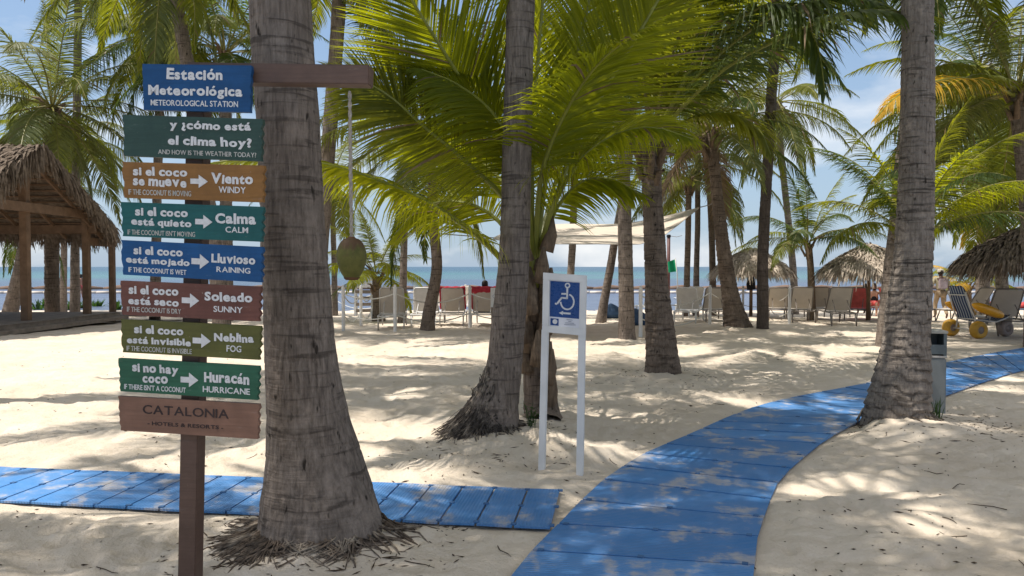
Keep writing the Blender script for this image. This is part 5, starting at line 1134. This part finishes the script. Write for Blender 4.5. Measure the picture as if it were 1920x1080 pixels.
def stand(dx=.0): return dict(pelvis=(0, 0, .95), waist=(0, .0, 1.1), chest=(0, 0, 1.32), neck=(0, 0, 1.48), head=(0, .03, 1.6), shl=(-.19, 0, 1.4), ell=(-.25, -.03, 1.12), wrl=(-.26, .06, .88), hal=(-.26, .08, .80), shr=(.19, 0, 1.4), elr=(.25, -.04, 1.12), wrr=(.27, .04, .88), har=(.27, .06, .80), hil=(-.09, 0, .9), knl=(-.1, .03, .5), anl=(-.1, -.02, .09), tol=(-.11, .13, .03), hir=(.09, 0, .9), knr=(.1, .02, .5), anr=(.1, -.02, .09), tor=(.11, .13, .03))
TORSO = [('pelvis', 'waist'), ('waist', 'chest'), ('chest', 'shl'), ('shl', 'ell'), ('chest', 'shr'), ('shr', 'elr')]
LEGS = [('pelvis', 'hil'), ('hil', 'knl'), ('knl', 'anl'), ('pelvis', 'hir'), ('hir', 'knr'), ('knr', 'anr')]
J = stand(); J.update(knl=(-.1, .18, .52), anl=(-.1, .16, .1), tol=(-.11, .3, .04), knr=(.1, -.02, .5), anr=(.1, -.3, .16), tor=(.11, -.2, .03), elr=(.29, .02, 1.14), wrr=(.33, .2, 1.0), har=(.33, .27, .96), ell=(-.29, 0, 1.14), wrl=(-.31, .16, .98), hal=(-.31, .22, .93))
wp = P(1763, 594, 26); wp.z = Hs(wp.x, wp.y) + .0
person('man walking away in khaki shirt tan trousers and pale cap with a backpack', wp, R(-8), J, 'skind', [('shirt', TORSO, 1.16, 'khaki'), ('trousers', LEGS, 1.22, 'tan')], cap='cap')
mb = MB(); mb.box((0, -.2, 1.22), (.27, .15, .36)); mb.box((0, -.285, 1.12), (.2, .05, .16)); o = mb.build('backpack', M['pack'], None, bevel=.03); o.location = wp; o.rotation_euler = (0, 0, R(-8)); tag(o, 'pale pink grey backpack worn by the walking man', 'backpack')
def sit(z=.36, lean=-.12): return dict(pelvis=(0, 0, z + .1), waist=(0, lean * .4, z + .26), chest=(0, lean, z + .46), neck=(0, lean * 1.1, z + .63), head=(0, lean + .04, z + .76), shl=(-.18, lean, z + .54), ell=(-.26, lean + .1, z + .3), wrl=(-.2, lean + .32, z + .24), hal=(-.17, lean + .4, z + .22), shr=(.18, lean, z + .54), elr=(.26, lean + .1, z + .3), wrr=(.2, lean + .32, z + .24), har=(.17, lean + .4, z + .22), hil=(-.09, .05, z + .09), knl=(-.12, .42, z + .14), anl=(-.12, .5, max(.08, z - .3)), tol=(-.12, .63, max(.05, z - .34)), hir=(.09, .05, z + .09), knr=(.12, .42, z + .14), anr=(.12, .5, max(.08, z - .3)), tor=(.12, .63, max(.05, z - .34)))
def sit_long(z=.4, lean=-.2):
    J = sit(z, lean); J.update(knl=(-.1, .48, z + .1), anl=(-.1, .9, z + .06), tol=(-.1, .93, z + .18), knr=(.1, .48, z + .1), anr=(.1, .9, z + .06), tor=(.1, .93, z + .18)); return J
gp = at(905, 615); Jl = sit_long(.38, -.28)
off = Vector((.1, 1.0, 0))
person('dark haired guest in black leaning back on the red towelled lounger', gp + Vector((.05, .98, .02)), R(-3), Jl, 'skin', [('top', TORSO, 1.12, 'dark'), ('shorts', [('pelvis', 'hil'), ('pelvis', 'hir')], 1.2, 'dark')], .05)
lc = at(1612, 604); ld_ = make_lounger('alumd', 'coral', 'coral red lounger under the pale thatched parasol', at(1603, 602), R(-30), ang=58)
lowc = at(1644, 594); dup(ld_, lowc, R(-70), 'coral red lounger turned sideways under the pale thatched parasol')
person('guest in coral shirt half hidden by the pale parasol pole', at(1626, 592) + Vector((0, .2, 0)), R(-10), sit(.36, -.05), 'skind', [('shirt', TORSO, 1.2, 'coral'), ('shorts', [('pelvis', 'hil'), ('hil', 'knl'), ('pelvis', 'hir'), ('hir', 'knr')], 1.2, 'dark')], .03)
person('guest in black top with dark hair sitting right of the pale parasol pole', at(1641, 593) + Vector((0, .1, 0)), R(150), sit(.36, -.05), 'skin', [('top', TORSO[:2], 1.12, 'dark'), ('wrap', [('pelvis', 'hil'), ('hil', 'knl'), ('pelvis', 'hir'), ('hir', 'knr')], 1.3, 'coral')], .1)
Jb = stand(); bp = P(152, 541, 50); bp.z = Hs(bp.x, bp.y) if Hs(bp.x, bp.y) > -.6 else -.62
person('woman in a swimsuit standing in the shallow water left of the pavilion corner post', bp, R(80), Jb, 'skin', [('swimsuit', [('pelvis', 'hil'), ('pelvis', 'hir')], 1.1, 'coral'), ('bikini_top', [('waist', 'chest')], 1.06, 'coral')], .12)

# ------------------------------------------------------------------ low plants, weeds, litter
def rosette(label, p, s, seed, n=34, name='low_plant', cat='plant', grp='strappy plants behind the pavilion'):
    rnd = random.Random(seed); mb = MB()
    for k in range(n):
        a = rnd.uniform(0, 6.28); e = R(rnd.uniform(25, 85)); l = s * rnd.uniform(.6, 1); d = Vector((math.cos(a) * math.cos(e), math.sin(a) * math.cos(e), math.sin(e))); sd_ = Vector((-math.sin(a), math.cos(a), 0)); w = .035 * s / .6
        b = Vector((rnd.gauss(0, .12) * s, rnd.gauss(0, .08) * s, 0)); q_ = [b, b + d * l * .5, b + d * l + Vector((0, 0, -.18 * l))]
        mb.add([q_[0] - sd_ * w, q_[0] + sd_ * w, q_[1] - sd_ * w, q_[1] + sd_ * w, q_[2]], [(0, 1, 3, 2), (2, 3, 4)])
    o = mb.build(name, M['plant']); o.location = p; tag(o, label, cat, grp); return o
PLN = [(70, 'strappy green plant just right of the near pavilion post'), (92, 'strappy green plant under the twin thin palms left side'), (112, 'strappy green plant in front of the twin thin palms'), (132, 'strappy green plant left of the pavilion corner post'), (148, 'strappy green plant touching the pavilion corner post'), (182, 'strappy green plant between the corner post and the end post'), (218, 'strappy green plant right of the end post beside the weather sign'), (240, 'strappy green plant behind the left edge of the weather sign')]
for i, (x, lb) in enumerate(PLN): rosette(lb, ground(x, 582 - (i % 3)), .75 + .1 * (i % 2), 60 + i)
def weed(label, p, s, seed, n):
    rnd = random.Random(seed); mb = MB()
    for k in range(n):
        a = rnd.uniform(0, 6.28); b = Vector((rnd.gauss(0, .03), rnd.gauss(0, .03), -.01)); h = s * rnd.uniform(.4, 1); t = b + Vector((math.cos(a) * .3 * h, math.sin(a) * .3 * h, h))
        mb.tube([b, b.lerp(t, .6) + Vector((0, 0, .03)), t], [.003, .0025, .001], 4)
        for j in range(5):
            q_ = b.lerp(t, .25 + j * .17); aa = rnd.uniform(0, 6.28); d = Vector((math.cos(aa), math.sin(aa), rnd.uniform(-.2, .5))) * s * .16; sd_ = d.cross(Vector((0, 0, 1))).normalized() * s * .045
            mb.add([q_, q_ + d * .5 + sd_, q_ + d, q_ + d * .5 - sd_], [(0, 1, 2, 3)])
    o = mb.build('weed', M['plant']); o.location = p; tag(o, label, 'weed')
weed('small leafy weed at the foot of the young palm left of the wheelchair sign leg', ground(996, 835), .26, 1, 12)
def tuft(label, p, s, seed):
    rnd = random.Random(seed); mb = MB()
    for k in range(36):
        a = rnd.uniform(0, 6.28); b = Vector((rnd.gauss(0, .03), rnd.gauss(0, .02), -.01)); h = s * rnd.uniform(.5, 1); l = rnd.uniform(.1, .6); t = b + Vector((math.cos(a) * l * h, math.sin(a) * l * h, h)); w = Vector((-math.sin(a), math.cos(a), 0)) * .004; m2 = b.lerp(t, .55) + Vector((0, 0, .02))
        mb.add([b - w, b + w, m2 - w, m2 + w, t], [(0, 1, 3, 2), (2, 3, 4)])
    o = mb.build('grass_tuft', M['plant']); o.location = p; tag(o, label, 'grass tuft')
tuft('thin grass tuft growing between the pale ringed palm and the bin', ground(1748, 806), .24, 3)
def litter():
    rnd = random.Random(9); mb = MB()
    spots = []
    for k in range(3600):
        y = 3.0 + 11 * rnd.random() ** 1.6; x = rnd.uniform(-.75, .78) * y
        if float(pn(x * .9, y * .9, 21)) < rnd.uniform(-.2, .42): continue
        spots.append((x, y, rnd.uniform(.003, .011), rnd.uniform(1, 3.5)))
    for c, r_, n_ in (((-1.1, 4.25), .75, 300), ((3.9, 7.3), .8, 160), ((2.2, 10.6), .8, 140), ((-.1, 6.5), .7, 160), ((4.5, 7.6), .5, 120)):
        for k in range(n_): a = rnd.uniform(0, 6.28); q_ = r_ * (.5 + .7 * rnd.random()); spots.append((c[0] + q_ * math.cos(a), c[1] + q_ * math.sin(a), rnd.uniform(.003, .01), rnd.uniform(1, 7)))
    xs = np.array([s[0] for s in spots]); ys = np.array([s[1] for s in spots]); zs = Hn(xs, ys)
    for (x, y, s, k), z in zip(spots, zs):
        a = rnd.uniform(0, 6.28); d = Vector((math.cos(a), math.sin(a), rnd.uniform(-.2, .2))) * s * k; e = Vector((-math.sin(a), math.cos(a), rnd.uniform(-.3, .3))) * s * .6; c = Vector((x, y, z + s * .45)); up = Vector((0, 0, s * .5))
        mb.add([c - d, c - e, c + d, c + e, c + up, c - up], [(0, 1, 4), (1, 2, 4), (2, 3, 4), (3, 0, 4), (1, 0, 5), (2, 1, 5), (3, 2, 5), (0, 3, 5)])
    for k in range(70):
        y = 3.2 + 8 * rnd.random() ** 1.4; x = rnd.uniform(-.72, .75) * y; a = rnd.uniform(0, 6.28); l = rnd.uniform(.06, .22); pts = []
        for j in range(4):
            px_ = x + math.cos(a) * l * j / 3 + rnd.gauss(0, .006); py_ = y + math.sin(a) * l * j / 3 + rnd.gauss(0, .006); pts.append((px_, py_, Hs(px_, py_) + .006))
        mb.tube(pts, [.003, .0028, .0025, .0015], 4)
    tag(mb.build('leaf_litter', M['litter']), 'dark bits of dry palm litter and twigs scattered over the sand', 'litter', kind='stuff')
litter()
